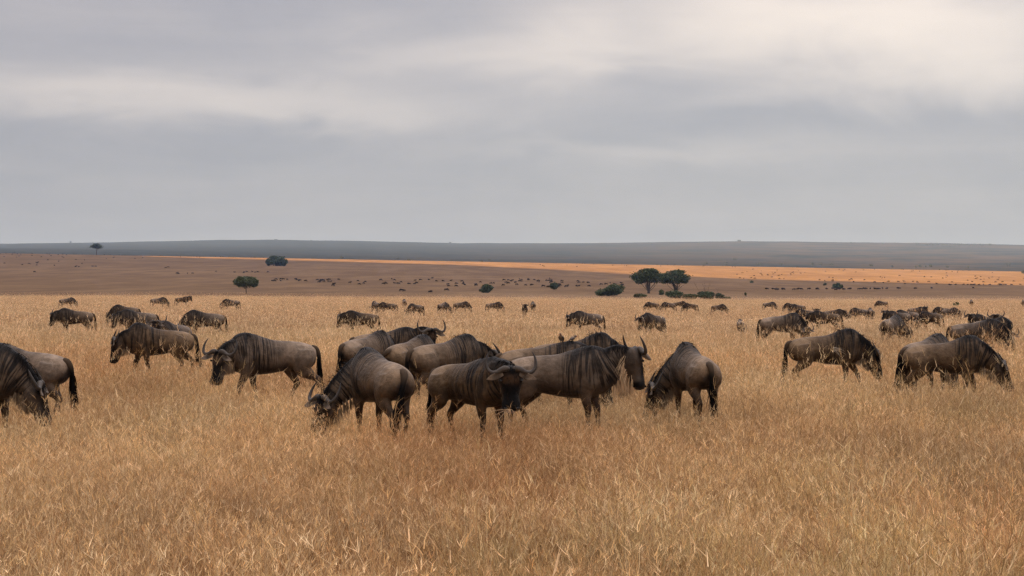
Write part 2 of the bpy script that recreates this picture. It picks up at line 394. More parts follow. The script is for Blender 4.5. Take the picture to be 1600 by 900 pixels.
    for k, (p, nn, la) in enumerate(top[:-1]):
        q = top[k+1][0]
        for _ in range(cnt):
            f = rng.uniform(); sd = rng.choice((-1, 1)); lat = rng.uniform(0, .035)
            R_.append(p*(1-f)+q*f+la*sd*lat); D_.append(nn*rng.uniform(.05, .5)+la*sd*rng.uniform(.1, 1.0)+rng.normal(size=3)*.12)
            L_.append(rng.uniform(.07, .23)*pose.get('mane', 1))
    for _ in range(int(60*hair)):
        R_.append(poll-hd*.01+e_f*rng.uniform(.05, .1)+e_l*rng.normal()*.025); D_.append(e_f*.8-hd*.5+rng.normal(size=3)*.5); L_.append(rng.uniform(.04, .12))
    for _ in range(int(110*hair)):             # short shag down the bridge of the face and over the brow
        t = rng.uniform(.05, .42); la = rng.normal()*.035
        R_.append(poll+hd*t+e_f*(np.interp(t, H[:, 0], H[:, 1])-.012)+e_l*la); D_.append(hd*.8+e_f*.45+e_l*la*8+rng.normal(size=3)*.15); L_.append(rng.uniform(.03, .075))
    strands(mb, R_, D_, L_, .017, 2.4, rng, mc, .4)
    out['mane'] = mb.mesh('mane', M['hair'])
    # beard along throat and underside of the neck
    mb = MB(); R_, D_, L_ = [], [], []
    for i in range(6, 22):
        for _ in range(int(38*hair)):
            R_.append(NC[i]-NB[i]*(N[i, 4]-.035)+NA[i]*rng.normal()*.035); D_.append(np_(0, 0, -1)+rng.normal(size=3)*.18-NB[i]*.4)
            L_.append(rng.uniform(.12, .27)*(.5+.5*min(1, (i-5)/8))*pose.get('beard', 1))
    for t in np.linspace(.0, .30, 9):
        for _ in range(int(12*hair)):
            hh = np.interp(t, H[:, 0], H[:, 1]-2*H[:, 2])
            R_.append(poll+hd*t+e_f*(hh+.03)+e_l*rng.normal()*.03); D_.append(-e_f*.7+np_(0, 0, -.7)+rng.normal(size=3)*.2); L_.append(rng.uniform(.08, .2)*(1-t*1.6)*pose.get('beard', 1))
    strands(mb, R_, D_, L_, .017, .8, rng, pose.get('beardc', PALE), .35)
    out['beard'] = mb.mesh('beard', M['hair'])
    # dark shag on the bridge of the face and forehead stays in the skin; the tail hangs from the rump
    mb = MB(); ta = math.radians(pose.get('tail', 6)); tl = math.radians(pose.get('tlat', 0)); o = np_(-.83, 0, 1.03)
    def tp(l, back):
        q = rotx((o[0]-back, 0, o[2]-l), o, -ta); return np_(q[0], (l*math.sin(tl)), o[2]+(q[2]-o[2])*math.cos(tl))
    TP = [tp(-.03, -.05), tp(.0, .03), tp(.12, .075), tp(.30, .075), tp(.48, .07), tp(.62, .06)]
    tc = np.linspace(0, 1, 14); cl = np.repeat(GREY*.55*(1-smooth01(.25, .5, tc))[:, None]+BLACK*smooth01(.25, .5, tc)[:, None], 8, 0)
    tube(mb, TP, [.06, .055, .042, .034, .034, .014], 8, 14, cl)
    R_, D_, L_ = [], [], []
    for _ in range(int(460*hair)):
        f = rng.uniform(.14, .58); p = tp(f, .07)+rng.normal(size=3)*.014
        R_.append(p); dd = tp(f+.2, .07)-tp(f, .07); D_.append(dd/np.linalg.norm(dd)+rng.normal(size=3)*.13); L_.append(rng.uniform(.2, .42))
    strands(mb, R_, D_, L_, .021, .6, rng, BLACK*1.1, .4)
    out['tail'] = mb.mesh('tail', M['hair'])
    # nostrils and lips
    out['nostril'] = []
    for sd in (1, -1):
        mb = MB(); o = poll+hd*.555+e_l*sd*.062*pose.get('hw', 1.08)+e_f*.045
        tube(mb, [o-e_l*sd*.03-hd*.01, o-e_l*sd*.01+e_f*.012, o+e_l*sd*.012+e_f*.006, o+e_l*sd*.028-hd*.02], [.006, .017, .016, .005], 8, 8, (.004, .0035, .0035)); out['nostril'].append(mb.mesh('nostril', M['eye']))
    if pose.get('lips'):
        mb = MB(); o = poll+hd*.565-e_f*.045
        tube(mb, [o-e_l*.09-hd*.03, o-e_l*.04+hd*.028, o+e_l*.04+hd*.028, o+e_l*.09-hd*.03], [.01, .022, .022, .01], 8, 10, (.30, .21, .18)); out['lips'] = mb.mesh('lips', M['horn'])
    # eyes
    out['eye'] = []
    for sd in (1, -1):
        mb = MB(); o = poll+hd*.16+e_l*sd*.118*pose.get('hw', 1.08)+e_f*.06
        th = np.arange(10)*2*math.pi/10
        rows = [o+.021*(math.sin(b)*(np.cos(th)[:, None]*np_(1, 0, 0)+np.sin(th)[:, None]*np_(0, 1, 0))+math.cos(b)*np_(0, 0, 1)) for b in np.linspace(.15, math.pi-.15, 6)]
        mb.add(np.vstack(rows), ring_faces(6, 10), (.01, .008, .007)); out['eye'].append(mb.mesh('eye', M['eye']))
    out['muzzle'] = poll+hd*.55
    return out
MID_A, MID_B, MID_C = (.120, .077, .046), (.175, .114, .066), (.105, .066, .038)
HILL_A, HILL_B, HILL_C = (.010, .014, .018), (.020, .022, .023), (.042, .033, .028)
HAZE, HAZE_COL = .000055, (.275, .42, .71)
# ------------------------------------------------------------------ terrain
def sm(a, b, x): return smooth01(a, b, x)
_gd = np.array([450, 560, 700, 900, 1200, 1700, 2200, 2600.]); _gf = np.array([0, .0, .09, .27, .45, .70, .89, 1.])
_gx = np.linspace(450, 2600, 400)
_gy = np.interp(_gx, _gd, _gf); _k = np.ones(41)/41; _gy = np.convolve(np.pad(_gy, 20, mode='edge'), _k, 'valid')
def edge_row(u): return 395.+29.*np.clip(u, -300, 1900)/1600
_ru = np.array([-400, 0, 430, 560, 720, 1100, 1160, 1350, 1600, 2000.]); _rv = np.array([382, 380.5, 375, 376.5, 380, 378, 377.5, 379, 382, 383.])
def ridge_row(u): return np.interp(u, _ru, _rv)
def wave(x, y, k):
    return (np.sin(x*k+1.3)*np.cos(y*k*.8+.5)+.6*np.sin(x*k*2.3+y*k*1.7+2.)+.4*np.cos(x*k*3.9-y*k*4.3))/2
def ground_z(x, y):
    x, y = np.asarray(x, float), np.asarray(y, float)
    D = np.maximum(y, 1.); u = np.clip(800+F_PX*x/D, -400, 2000)
    low = -.9*np.clip((u-250)/900, 0, 1)*sm(30, 180, D)
    z = low+.05*wave(x, y, .35)*sm(35, 60, D)*sm(700, 300, D)
    y0 = Y_HOR+(H_CAM-low)*F_PX/450
    g = np.interp(D, _gx, _gy)
    zz = H_CAM+(Y_HOR-(y0+(edge_row(u)-y0)*g))/F_PX*D
    t = sm(430, 470, D); z = z*(1-t)+zz*t
    z -= 1.0*np.exp(-((D-545)/60)**2)*(1-.5*np.clip((u-500)/400, 0, 1))
    z += .35*wave(x, y, .02)*sm(650, 1000, D)*sm(2600, 2000, D)
    t = sm(2620, 3000, D); z -= 22*t*sm(3700, 3100, D)
    f = np.clip((D-3000)/6000, 0, 1)**.85
    rz = H_CAM+(Y_HOR-((edge_row(u)+5)*(1-f)+ridge_row(u)*f))/F_PX*D+4*wave(x, y, .0021)*sm(3400, 4500, D)+1.5*wave(x, y, .008)*sm(3400, 4500, D)
    rz = rz-22*sm(3700, 3100, D)
    t = sm(2850, 3100, D); z = z*(1-t)+rz*t
    z = z*(1-.7*sm(9000, 14000, D))
    return np.where(y < 1, np.where(y < -3, 0, z*0), z)
def at_row(u, row):
    """the visible ground point at picture column u and row"""
    D = np.concatenate([np.linspace(8, 470, 800), np.linspace(472, 2650, 1500)])
    r = Y_HOR+(H_CAM-ground_z((u-800)/F_PX*D, D))*F_PX/D
    ok = np.where(r <= row)[0]
    d = D[ok[0]] if len(ok) else 2640.
    x = (u-800)/F_PX*d
    return np.array([x, d, float(ground_z(x, d))])
def ground_at(u, scale):
    d = F_PX/scale; x = (u-800)/F_PX*d
    return np.array([x, d, float(ground_z(x, d))])

def tag(o, label=None, cat=None, group=None, kind=None):
    for k, v in (('label', label), ('category', cat), ('group', group), ('kind', kind)):
        if v: o[k] = v
    return o
def link(name, data, parent=None):
    o = bpy.data.objects.new(name, data); COL.objects.link(o)
    if parent is not None: o.parent = parent
    return o

rows = np.concatenate([[-400, -60, -10, 1], np.linspace(3, 60, 60), np.geomspace(62, 420, 70), np.linspace(426, 1000, 120), np.linspace(1010, 2600, 120), np.linspace(2620, 3700, 60), np.linspace(3750, 9000, 120), np.linspace(9200, 16000, 20)])
cols = np.linspace(-1, 1, 261)
G = []
for d in rows:
    half = 60+max(d, 0)*.62
    x = cols*half; y = np.full_like(x, d)
    G.append(np.column_stack([x, y, ground_z(x, y)]))
nr, nc = len(rows), len(cols)
me = bpy.data.meshes.new('ground')
me.from_pydata(np.vstack(G).tolist(), [], [(i*nc+j, i*nc+j+1, (i+1)*nc+j+1, (i+1)*nc+j) for i in range(nr-1) for j in range(nc-1)])
me.polygons.foreach_set('use_smooth', [True]*len(me.polygons))

nt, b, out = mat('savanna')
geo = N_(nt, 'ShaderNodeNewGeometry'); sp_ = N_(nt, 'ShaderNodeSeparateXYZ'); nt.links.new(geo.outputs['Position'], sp_.inputs[0])
def gnoise(scale, detail=4., rough=.6, stretch=(1, 1, 1)):
    m = N_(nt, 'ShaderNodeMapping'); nt.links.new(geo.outputs['Position'], m.inputs[0]); m.inputs['Scale'].default_value = stretch
    n = N_(nt, 'ShaderNodeTexNoise', i_Scale=scale, i_Detail=detail, i_Roughness=rough); nt.links.new(m.outputs[0], n.inputs['Vector'])
    return n.outputs['Fac']
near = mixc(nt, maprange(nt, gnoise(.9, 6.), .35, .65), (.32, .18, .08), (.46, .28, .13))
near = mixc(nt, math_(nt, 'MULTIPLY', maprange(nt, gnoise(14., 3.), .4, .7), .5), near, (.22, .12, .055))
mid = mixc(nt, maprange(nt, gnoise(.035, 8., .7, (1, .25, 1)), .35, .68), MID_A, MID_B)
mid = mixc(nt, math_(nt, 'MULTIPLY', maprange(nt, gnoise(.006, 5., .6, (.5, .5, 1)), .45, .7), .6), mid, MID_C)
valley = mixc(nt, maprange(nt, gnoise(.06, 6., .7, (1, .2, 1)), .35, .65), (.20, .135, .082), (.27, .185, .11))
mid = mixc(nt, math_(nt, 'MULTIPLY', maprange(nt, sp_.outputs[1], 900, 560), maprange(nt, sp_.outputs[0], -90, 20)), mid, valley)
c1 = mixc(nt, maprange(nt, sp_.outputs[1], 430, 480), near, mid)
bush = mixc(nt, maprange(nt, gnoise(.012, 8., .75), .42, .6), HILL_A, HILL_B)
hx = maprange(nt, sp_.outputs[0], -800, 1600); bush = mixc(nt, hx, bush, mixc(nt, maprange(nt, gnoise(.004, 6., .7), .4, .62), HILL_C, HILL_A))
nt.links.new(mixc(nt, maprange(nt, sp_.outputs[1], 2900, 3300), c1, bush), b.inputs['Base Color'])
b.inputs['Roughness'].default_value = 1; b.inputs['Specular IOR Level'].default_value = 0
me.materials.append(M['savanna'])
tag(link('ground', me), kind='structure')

# ------------------------------------------------------------------ haze: one box of even air
mb = MB(); x0, x1, y0_, y1, z0, z1 = -11000, 11000, -600, 17500, -30, 330
mb.add([(x0, y0_, z0), (x1, y0_, z0), (x1, y1, z0), (x0, y1, z0), (x0, y0_, z1), (x1, y0_, z1), (x1, y1, z1), (x0, y1, z1)],
       [(0, 3, 2, 1), (4, 5, 6, 7), (0, 1, 5, 4), (1, 2, 6, 5), (2, 3, 7, 6), (3, 0, 4, 7)])
hm = bpy.data.materials.new('air'); hm.use_nodes = True; nt = hm.node_tree; nt.nodes.clear()
out = nt.nodes.new('ShaderNodeOutputMaterial'); pv = nt.nodes.new('ShaderNodeVolumePrincipled'); nt.links.new(pv.outputs[0], out.inputs['Volume'])
pv.inputs['Density'].default_value = HAZE; pv.inputs['Color'].default_value = (*HAZE_COL, 1); pv.inputs['Anisotropy'].default_value = .0
ho = link('haze', mb.mesh('haze', hm, False, False)); tag(ho, kind='stuff')

# ------------------------------------------------------------------ unseen cloud bank, shaped to keep the sun off all but a far strip
def ground_point(u, row):
    return at_row(u, row) if row is not None else None
edge = [(240, 401), (320, 403.5), (400, 405.5), (480, 407.5), (550, 409.5), (700, 413.5), (850, 420.5), (1000, 429), (1200, 437), (1400, 442), (1600, 446)]
pts = [np.array([-400, -150, 0.]), np.array([-2300, 2900, 50.]), np.array([-1800, 3300, 50.])]
pts.append(np.array([(190-800)/F_PX*2620, 2700, 50.]))
pts += [at_row(u, r) for u, r in edge]
e = pts[-1]; pts += [e+np.array([500, -120, 0]), np.array([500, -150, 0.])]
CLOUD_Z = 900.
poly = np.array([(p+S_DIR*((CLOUD_Z-p[2])/S_DIR[2]))[:2] for p in pts])
def inside(P):
    x, y = P[:, 0], P[:, 1]; r = np.zeros(len(P), bool); d = np.full(len(P), 1e9)
    for i in range(len(poly)):
        (ax, ay), (bx, by) = poly[i-1], poly[i]
        c = (ay > y) != (by > y)
        r ^= c & (x < (bx-ax)*(y-ay)/(by-ay+1e-12)+ax)
        t = np.clip(((x-ax)*(bx-ax)+(y-ay)*(by-ay))/((bx-ax)**2+(by-ay)**2), 0, 1)
        d = np.minimum(d, np.hypot(x-ax-t*(bx-ax), y-ay-t*(by-ay)))
    return np.where(r, d, -d)
lo, hi = poly.min(0)-20, poly.max(0)+20
nx, ny = 170, 170
gx, gy = np.meshgrid(np.linspace(lo[0], hi[0], nx), np.linspace(lo[1], hi[1], ny))
P = np.column_stack([gx.ravel(), gy.ravel()]); d = inside(P)
d = d+6*wave(P[:, 0], P[:, 1], .02)*(d > -30)
th = np.where(d > 0, np.minimum(np.maximum(d, 0)**.6*2.2, 60)*(1+.25*wave(P[:, 0], P[:, 1], .03)), 0)
V = np.vstack([np.column_stack([P, CLOUD_Z+th+.3]), np.column_stack([P, CLOUD_Z-th*.35-.3])]); n = nx*ny
Fc = []; keep = (d > 0).reshape(ny, nx)
cell = keep[:-1, :-1] & keep[1:, :-1] & keep[:-1, 1:] & keep[1:, 1:]
for i in range(ny-1):
    for j in range(nx-1):
        if not cell[i, j]: continue
        a, b_, c_, d_ = i*nx+j, i*nx+j+1, (i+1)*nx+j+1, (i+1)*nx+j
        Fc += [(a, b_, c_, d_), (n+d_, n+c_, n+b_, n+a)]
        for (di, dj, p, q) in ((-1, 0, a, b_), (0, 1, b_, c_), (1, 0, c_, d_), (0, -1, d_, a)):
            ii, jj = i+di, j+dj
            if not (0 <= ii < ny-1 and 0 <= jj < nx-1 and cell[ii, jj]): Fc.append((q, p, n+p, n+q))
me = bpy.data.meshes.new('cloud'); me.from_pydata(V.tolist(), [], Fc); me.polygons.foreach_set('use_smooth', [True]*len(me.polygons))
nt, b, out = mat('cloud_white'); b.inputs['Base Color'].default_value = (.8, .8, .8, 1); b.inputs['Roughness'].default_value = 1
me.materials.append(M['cloud_white']); tag(link('cloud', me), kind='structure')
# ------------------------------------------------------------------ trees and bushes
for nm, ca, cb in (('leaf_dark', (.042, .058, .026), (.095, .115, .052)), ('leaf_far', (.012, .016, .012), (.024, .028, .02)), ('leaf_olive', (.062, .078, .033), (.115, .125, .058)), ('bark', (.06, .048, .038), (.10, .08, .06)), ('twig', (.12, .085, .055), (.17, .12, .08))):
    nt, b, out = mat(nm); geo = N_(nt, 'ShaderNodeNewGeometry')
    tc = N_(nt, 'ShaderNodeTexCoord'); n2 = N_(nt, 'ShaderNodeTexNoise', i_Scale=.7, i_Detail=3.); nt.links.new(tc.outputs['Object'], n2.inputs['Vector'])
    f = math_(nt, 'ADD', math_(nt, 'MULTIPLY', geo.outputs['Random Per Island'], .6), math_(nt, 'MULTIPLY', math_(nt, 'SUBTRACT', n2.outputs['Fac'], .3), .8))
    nt.links.new(mixc(nt, f, ca, cb), b.inputs['Base Color']); b.inputs['Roughness'].default_value = .7; b.inputs['Specular IOR Level'].default_value = .15
TR = np.random.default_rng(77)
def leaves(mb, centre, rad, n, size, rng, shell=.55):
    """n leaf clumps through an ellipsoid, denser towards its outside"""
    d = rng.normal(size=(n, 3)); d /= np.linalg.norm(d, axis=1)[:, None]
    r = (shell**3+(1-shell**3)*rng.uniform(size=n))**(1/3)
    P = np.array(centre)+d*r[:, None]*np.array(rad)*(1+.12*rng.normal(size=(n, 1)))
    for p in P:
        a = rng.normal(size=3); a /= np.linalg.norm(a); b_ = np.cross(a, rng.normal(size=3)); b_ /= np.linalg.norm(b_); s = size*rng.uniform(.6, 1.4)
        mb.add([p-a*s, p+b_*s*.55, p+a*s, p-b_*s*.55], [(0, 1, 2, 3)])
def limb(mb, p, q, r0, r1, rng, sag=.12):
    p, q = np.array(p, float), np.array(q, float); L = np.linalg.norm(q-p)
    m1 = p*.62+q*.38+rng.normal(size=3)*L*.07*np.array((1, 1, .4))+np.array((0, 0, -sag*L*.5)); m2 = p*.28+q*.72+rng.normal(size=3)*L*.06-np.array((0, 0, sag*L*.35))
    tube(mb, [p, m1, m2, q], [r0, r0*.75+r1*.25, r0*.4+r1*.6, r1], 6, 8)
def tree(name, px, row, lobes, trunk, leafm, n_leaf, label, cat, group=None, D=None, stems=1, leafpx=1.35):
    """lobes: (x px, row, half width px, half height px) in the picture's scale at the root's distance; crowns are about as deep as wide"""
    g = at_row(px, row) if D is None else np.array([(px-800)/F_PX*D, D, float(ground_z((px-800)/F_PX*D, D))])
    k = g[1]/F_PX; rng = np.random.default_rng(int(px*7+row))
    root = bpy.data.objects.new(name, None); COL.objects.link(root); root.location = g; tag(root, label, cat, group)
    base = Y_HOR+(H_CAM-g[2])/k                  # the picture row of the root
    mc, mt = MB(), MB(); tot = sum(l[2]*l[3] for l in lobes)
    for (x, y, w, h) in [(l[0], l[1]+.6, l[2]*1.1, l[3]*1.1) for l in lobes]:
        c = np.array([(x-px)*k, rng.normal()*w*k*.3, (base-y)*k]); rad = np.array([w*k, w*k*.9, h*k])
        nn = int(n_leaf*w*h/tot); sub = max(3, int(3+w/3))
        for _ in range(sub):
            dd = rng.normal(size=3); dd /= np.linalg.norm(dd); dd[2] *= .8
            leaves(mc, c+dd*rad*.62, rad*rng.uniform(.34, .5), nn//sub, leafpx*k, rng, .5)
        leaves(mc, c, rad*.8, nn//3, leafpx*k, rng, .3)
        if trunk:
            for _ in range(3):
                limb(mt, np.array([rng.normal()*.1, 0, c[2]*(.12 if stems > 1 else .5)]), c+rng.normal(size=3)*rad*.35, .015*(base-y)*k, .005*(base-y)*k, rng)
    if trunk:
        tl = lobes[0]
        for s_ in range(stems):
            c = np.array([(tl[0]-px)*k, 0, (base-tl[1])*k]); off = np.array([rng.uniform(-.4, .4)*tl[2]*k*(stems > 1), 0, 0])
            tube(mt, [(off[0]*.2, 0, -.3), (off[0]*.3, 0, c[2]*.3), c*np.array((.6, 1, .75))+off*.7, c+off], [trunk*k, trunk*k*.8, trunk*k*.5, trunk*k*.2], 8, 10)
        tk = link('trunk', mt.mesh('trunk', M['bark'], True, False), root)
    link('crown', mc.mesh('crown', M[leafm], False, False), root)
    return root
def shrub(name, px, row, lobes, leafm, n_leaf, label, cat='bush', group=None, D=None, twigs=0, th=10, leafpx=1.35):
    root = tree(name, px, row, lobes, 0, leafm, n_leaf, label, cat, group, D, leafpx=leafpx)
    if twigs:
        k = root.location[1]/F_PX; mb = MB(); rng = np.random.default_rng(int(px))
        for _ in range(twigs):
            x = rng.uniform(-.5, .5)*th*k; q = np.array([x*1.6+rng.normal()*.2, rng.normal()*.4, th*k*rng.uniform(.6, 1.1)])
            limb(mb, (x*.4, 0, 0), q, .055, .02, rng, 0)
            for _ in range(3):
                f = rng.uniform(.4, .9); limb(mb, q*f, q*f+np.array([rng.normal()*.4, rng.normal()*.3, rng.uniform(.3, .9)])*th*k*.2, .03, .012, rng, 0)
        link('twigs', mb.mesh('twigs', M['twig'], True, False), root)
    return root
tree('acacia_tree', 1013, 458.5, [(1011, 430, 25, 12), (998, 435, 12, 8.5), (1025, 435, 13, 9), (1013, 423, 15, 5)], 1.4, 'leaf_dark', 3600, 'spreading green acacia on a forked trunk beside the large rounded bush, joined to another acacia', 'tree', 'acacias on the plain', stems=2)
tree('acacia_tree', 1056, 458.5, [(1054, 432, 22, 11), (1041, 436, 12, 7.5), (1067, 435, 11, 8), (1058, 425, 13, 5)], 1.2, 'leaf_dark', 3000, 'rounded green acacia on thin stems above the low bushes, joined to the fork trunked one', 'tree', 'acacias on the plain', stems=3)
tree('lone_tree', 384.5, 459.5, [(384, 440, 17, 10), (375, 441, 10, 8), (393, 440, 11, 9)], .8, 'leaf_olive', 3400, 'lone grey green tree with round crown on a thin straight trunk at the valley edge', 'tree')
tree('dense_tree', 432, 415.5, [(432, 406.5, 15.5, 8.5), (421, 409, 6, 7), (443, 409, 6, 7)], 3.0, 'leaf_dark', 2600, 'dense dark broad tree with crown nearly on the ground by the narrow sunlit strip', 'tree')
tree('umbrella_tree', 150.5, 396.2, [(150, 384.5, 11, 3.2), (150, 382, 6, 2.5)], .9, 'leaf_dark', 900, 'dark umbrella shaped acacia standing against the blue far ridge', 'tree', leafpx=.8)
shrub('round_bush', 955, 463, [(943, 456, 13, 7), (962, 451, 15, 9.5), (956, 457, 14, 6)], 'leaf_dark', 2600, 'large dark rounded bush with a lower left lobe beside the pair of acacias')
shrub('square_bush', 760, 457.5, [(760, 450, 9.5, 8), (757, 453, 8, 4)], 'leaf_dark', 1300, 'squarish dark bush standing among tiny grazing animals on the shaded slope')
shrub('square_bush', 866, 453, [(866, 446.5, 7, 6)], 'leaf_dark', 800, 'smaller dark bush behind the scattered herd between the square bush and the large rounded one')
shrub('dark_bush', 1308, 450.5, [(1307, 446, 7.5, 4.5), (1312, 447, 5, 3.5)], 'leaf_dark', 800, 'low dark bush just under the sunlit strip beside the long file of animals')
shrub('small_bush', 1174, 442, [(1174, 440, 3, 2.5)], 'leaf_olive', 200, 'very small bush on the shaded edge below the sunlit strip', leafpx=.8)
shrub('small_bush', 1289, 446, [(1289, 443.5, 3, 2.5)], 'leaf_olive', 200, 'tiny olive bush just beside the low dark bush', leafpx=.8)
lowg = 'low bushes below the acacias'
shrub('low_bush', 1000, 465.5, [(1000, 461.5, 10, 3.2)], 'leaf_olive', 600, 'flat low olive shrub under the forked acacia', group=lowg)
shrub('low_bush', 1034, 461, [(1034, 456.5, 4.5, 4.5)], 'leaf_olive', 400, 'small round shrub in the gap between the two acacia trunks', group=lowg)
shrub('low_bush', 1055, 467, [(1054, 459.5, 13, 7.5)], 'leaf_dark', 1200, 'mid green shrub covering the foot of the second acacia', group=lowg)
shrub('low_bush', 1077, 468, [(1077, 463, 12, 5)], 'leaf_olive', 900, 'low yellowish green shrub between the second acacia and the dark twiggy bush', group=lowg)
shrub('low_bush', 1104, 468, [(1104, 460.5, 14, 7)], 'leaf_dark', 1300, 'dark dense bush with bare upright twigs rising out of it', group=lowg, twigs=7, th=28)
shrub('low_bush', 1124, 466.5, [(1124, 462, 7, 4.5)], 'leaf_dark', 500, 'small dark bush at the outer end of the row of low bushes', group=lowg)
shrub('low_bush', 1134, 466.5, [(1135, 465, 8, 1.6)], 'leaf_olive', 250, 'flat trailing shrub ending the row of low bushes', group=lowg)
shrub('sapling', 1165, 464, [(1165, 459, 2.2, 2.6)], 'leaf_olive', 160, 'thin small sapling on the bare ground beyond the tall grass', 'sapling', twigs=3, th=8, leafpx=.8)
shrub('sapling', 1494, 484, [(1494, 474.5, 5, 3.5)], 'leaf_olive', 120, 'nearly leafless sapling standing behind the grazing animals', 'sapling', D=165, twigs=5, th=20, leafpx=1.0)
# single trees along the skyline and on the ridge
def far_tree(px, row, w, h, label, group, D=8600, name='ridge_tree', flat=.5):
    z = H_CAM+(Y_HOR-row)/F_PX*D
    x = (px-800)/F_PX*D; g = float(ground_z(x, D)); k = D/F_PX
    root = bpy.data.objects.new(name, None); COL.objects.link(root); root.location = (x, D, g); tag(root, label, 'tree' if 'tree' in name else 'bush', group)
    rng = np.random.default_rng(int(px*3)); mb, mt = MB(), MB()
    leaves(mb, (0, 0, h*k*(1-flat*.5)), (w*k*.5, w*k*.5, h*k*flat*.55), int(90+w*14), .7*k, rng, .2)
    link('crown', mb.mesh('crown', M['leaf_far'], False, False), root)
    if flat < .9:
        tube(mt, [(0, 0, -2), (0, 0, h*k*.5), (0, 0, h*k*.8)], [.22*k, .18*k, .1*k], 6); link('trunk', mt.mesh('trunk', M['bark'], True, False), root)
    return root
sg = 'trees on the far skyline'
for px, w, h, fl, lb in ((703, 4, 3.6, .5, 'single tree on the low saddle of the far skyline'), (1155, 6, 4.5, .4, 'flat topped tree alone on the skyline above the twiggy bush'), (1330, 4.5, 2.6, .8, 'small rounded tree on the skyline above the file of animals'),
                     (1380, 3.5, 2.2, .8, 'smallest rounded skyline tree between a rounded one and a flat topped one'), (1433, 6, 3.2, .45, 'flat topped skyline tree just before the line of skyline trees'), (1092, 3.5, 1.8, .9, 'low lump of a tree on the skyline above the row of low bushes'),
                     (110, 3, 3.2, .6, 'tiny lone tree on the skyline near the umbrella shaped acacia'), (655, 7, 2.0, .9, 'low broad tree on the skyline where the ridge drops'), (431, 6, 2.0, .9, 'low broad tree on the highest part of the ridge above the dense dark tree'), (486, 3.5, 1.6, .9, 'low small tree on the ridge crest just past its highest part'), (1018, 3.5, 1.6, .9, 'low small tree on the skyline above the pair of acacias')):
    far_tree(px, 0, w, h, lb, sg, flat=fl)
for i in range(22):
    px = 1447+i*4.9+TR.uniform(-2, 2); far_tree(px, 0, TR.uniform(3.5, 6), TR.uniform(1.6, 3.0), 'small tree in the broken line of trees on the skyline', 'line of trees on the skyline', flat=.85)
for i in range(60):
    u = (TR.uniform(1080, 1520) if i < 46 else TR.uniform(480, 1080)); D = TR.uniform(2680, 2760) if i % 3 else TR.uniform(3700, 3900)
    far_tree(u, 0, TR.uniform(2.5, 6), TR.uniform(2.0, 3.6), 'small dark bush in the broken row along the foot of the far ridge', 'bushes along the foot of the ridge', D=D, name='ridge_bush', flat=.95)
far_tree(1576, 0, 7, 5.5, 'round dark tree alone low on the slope of the far ridge', 'trees on the ridge slope', D=4300, flat=.8)
far_tree(1148, 0, 8, 2.4, 'flat dark tree on the lower ridge slope above the twiggy bush', 'trees on the ridge slope', D=4600, flat=.5)
far_tree(1599, 0, 7, 5, 'dark bush standing in the sun where the strip leaves the picture', None, D=2300, name='sunlit_bush', flat=.95)
# ------------------------------------------------------------------ the herd
HERD = 'wildebeest herd spread over the grass'
def assemble(P, loc, heading, size, label, eyes=True):
    root = bpy.data.objects.new('wildebeest', None); COL.objects.link(root)
    root.location = loc; root.rotation_euler = (0, 0, heading); root.scale = (size,)*3
    tag(root, label, 'wildebeest', HERD)
    link('body', P['body'], root)
    for h in P['horn']: link('horn', h, root)
    for nm in ('mane', 'beard', 'tail'): link(nm, P[nm], root)
    if eyes:
        for nm in ('eye', 'nostril'):
            for e_ in P[nm]: link(nm, e_, root)
        if 'lips' in P: link('lips', P['lips'], root)
    return root
def stand(px, s, h):
    """root position at picture column px and scale s (photo pixels per metre), heading h seen from the camera: 0 right, 90 away, 180 left, 270 towards"""
    g = ground_at(px, s); return g, math.radians(h)-math.atan2(g[0], g[1])
GRAZE = dict(poll=(1.06, 0, .68), hp=-78)
near = {}
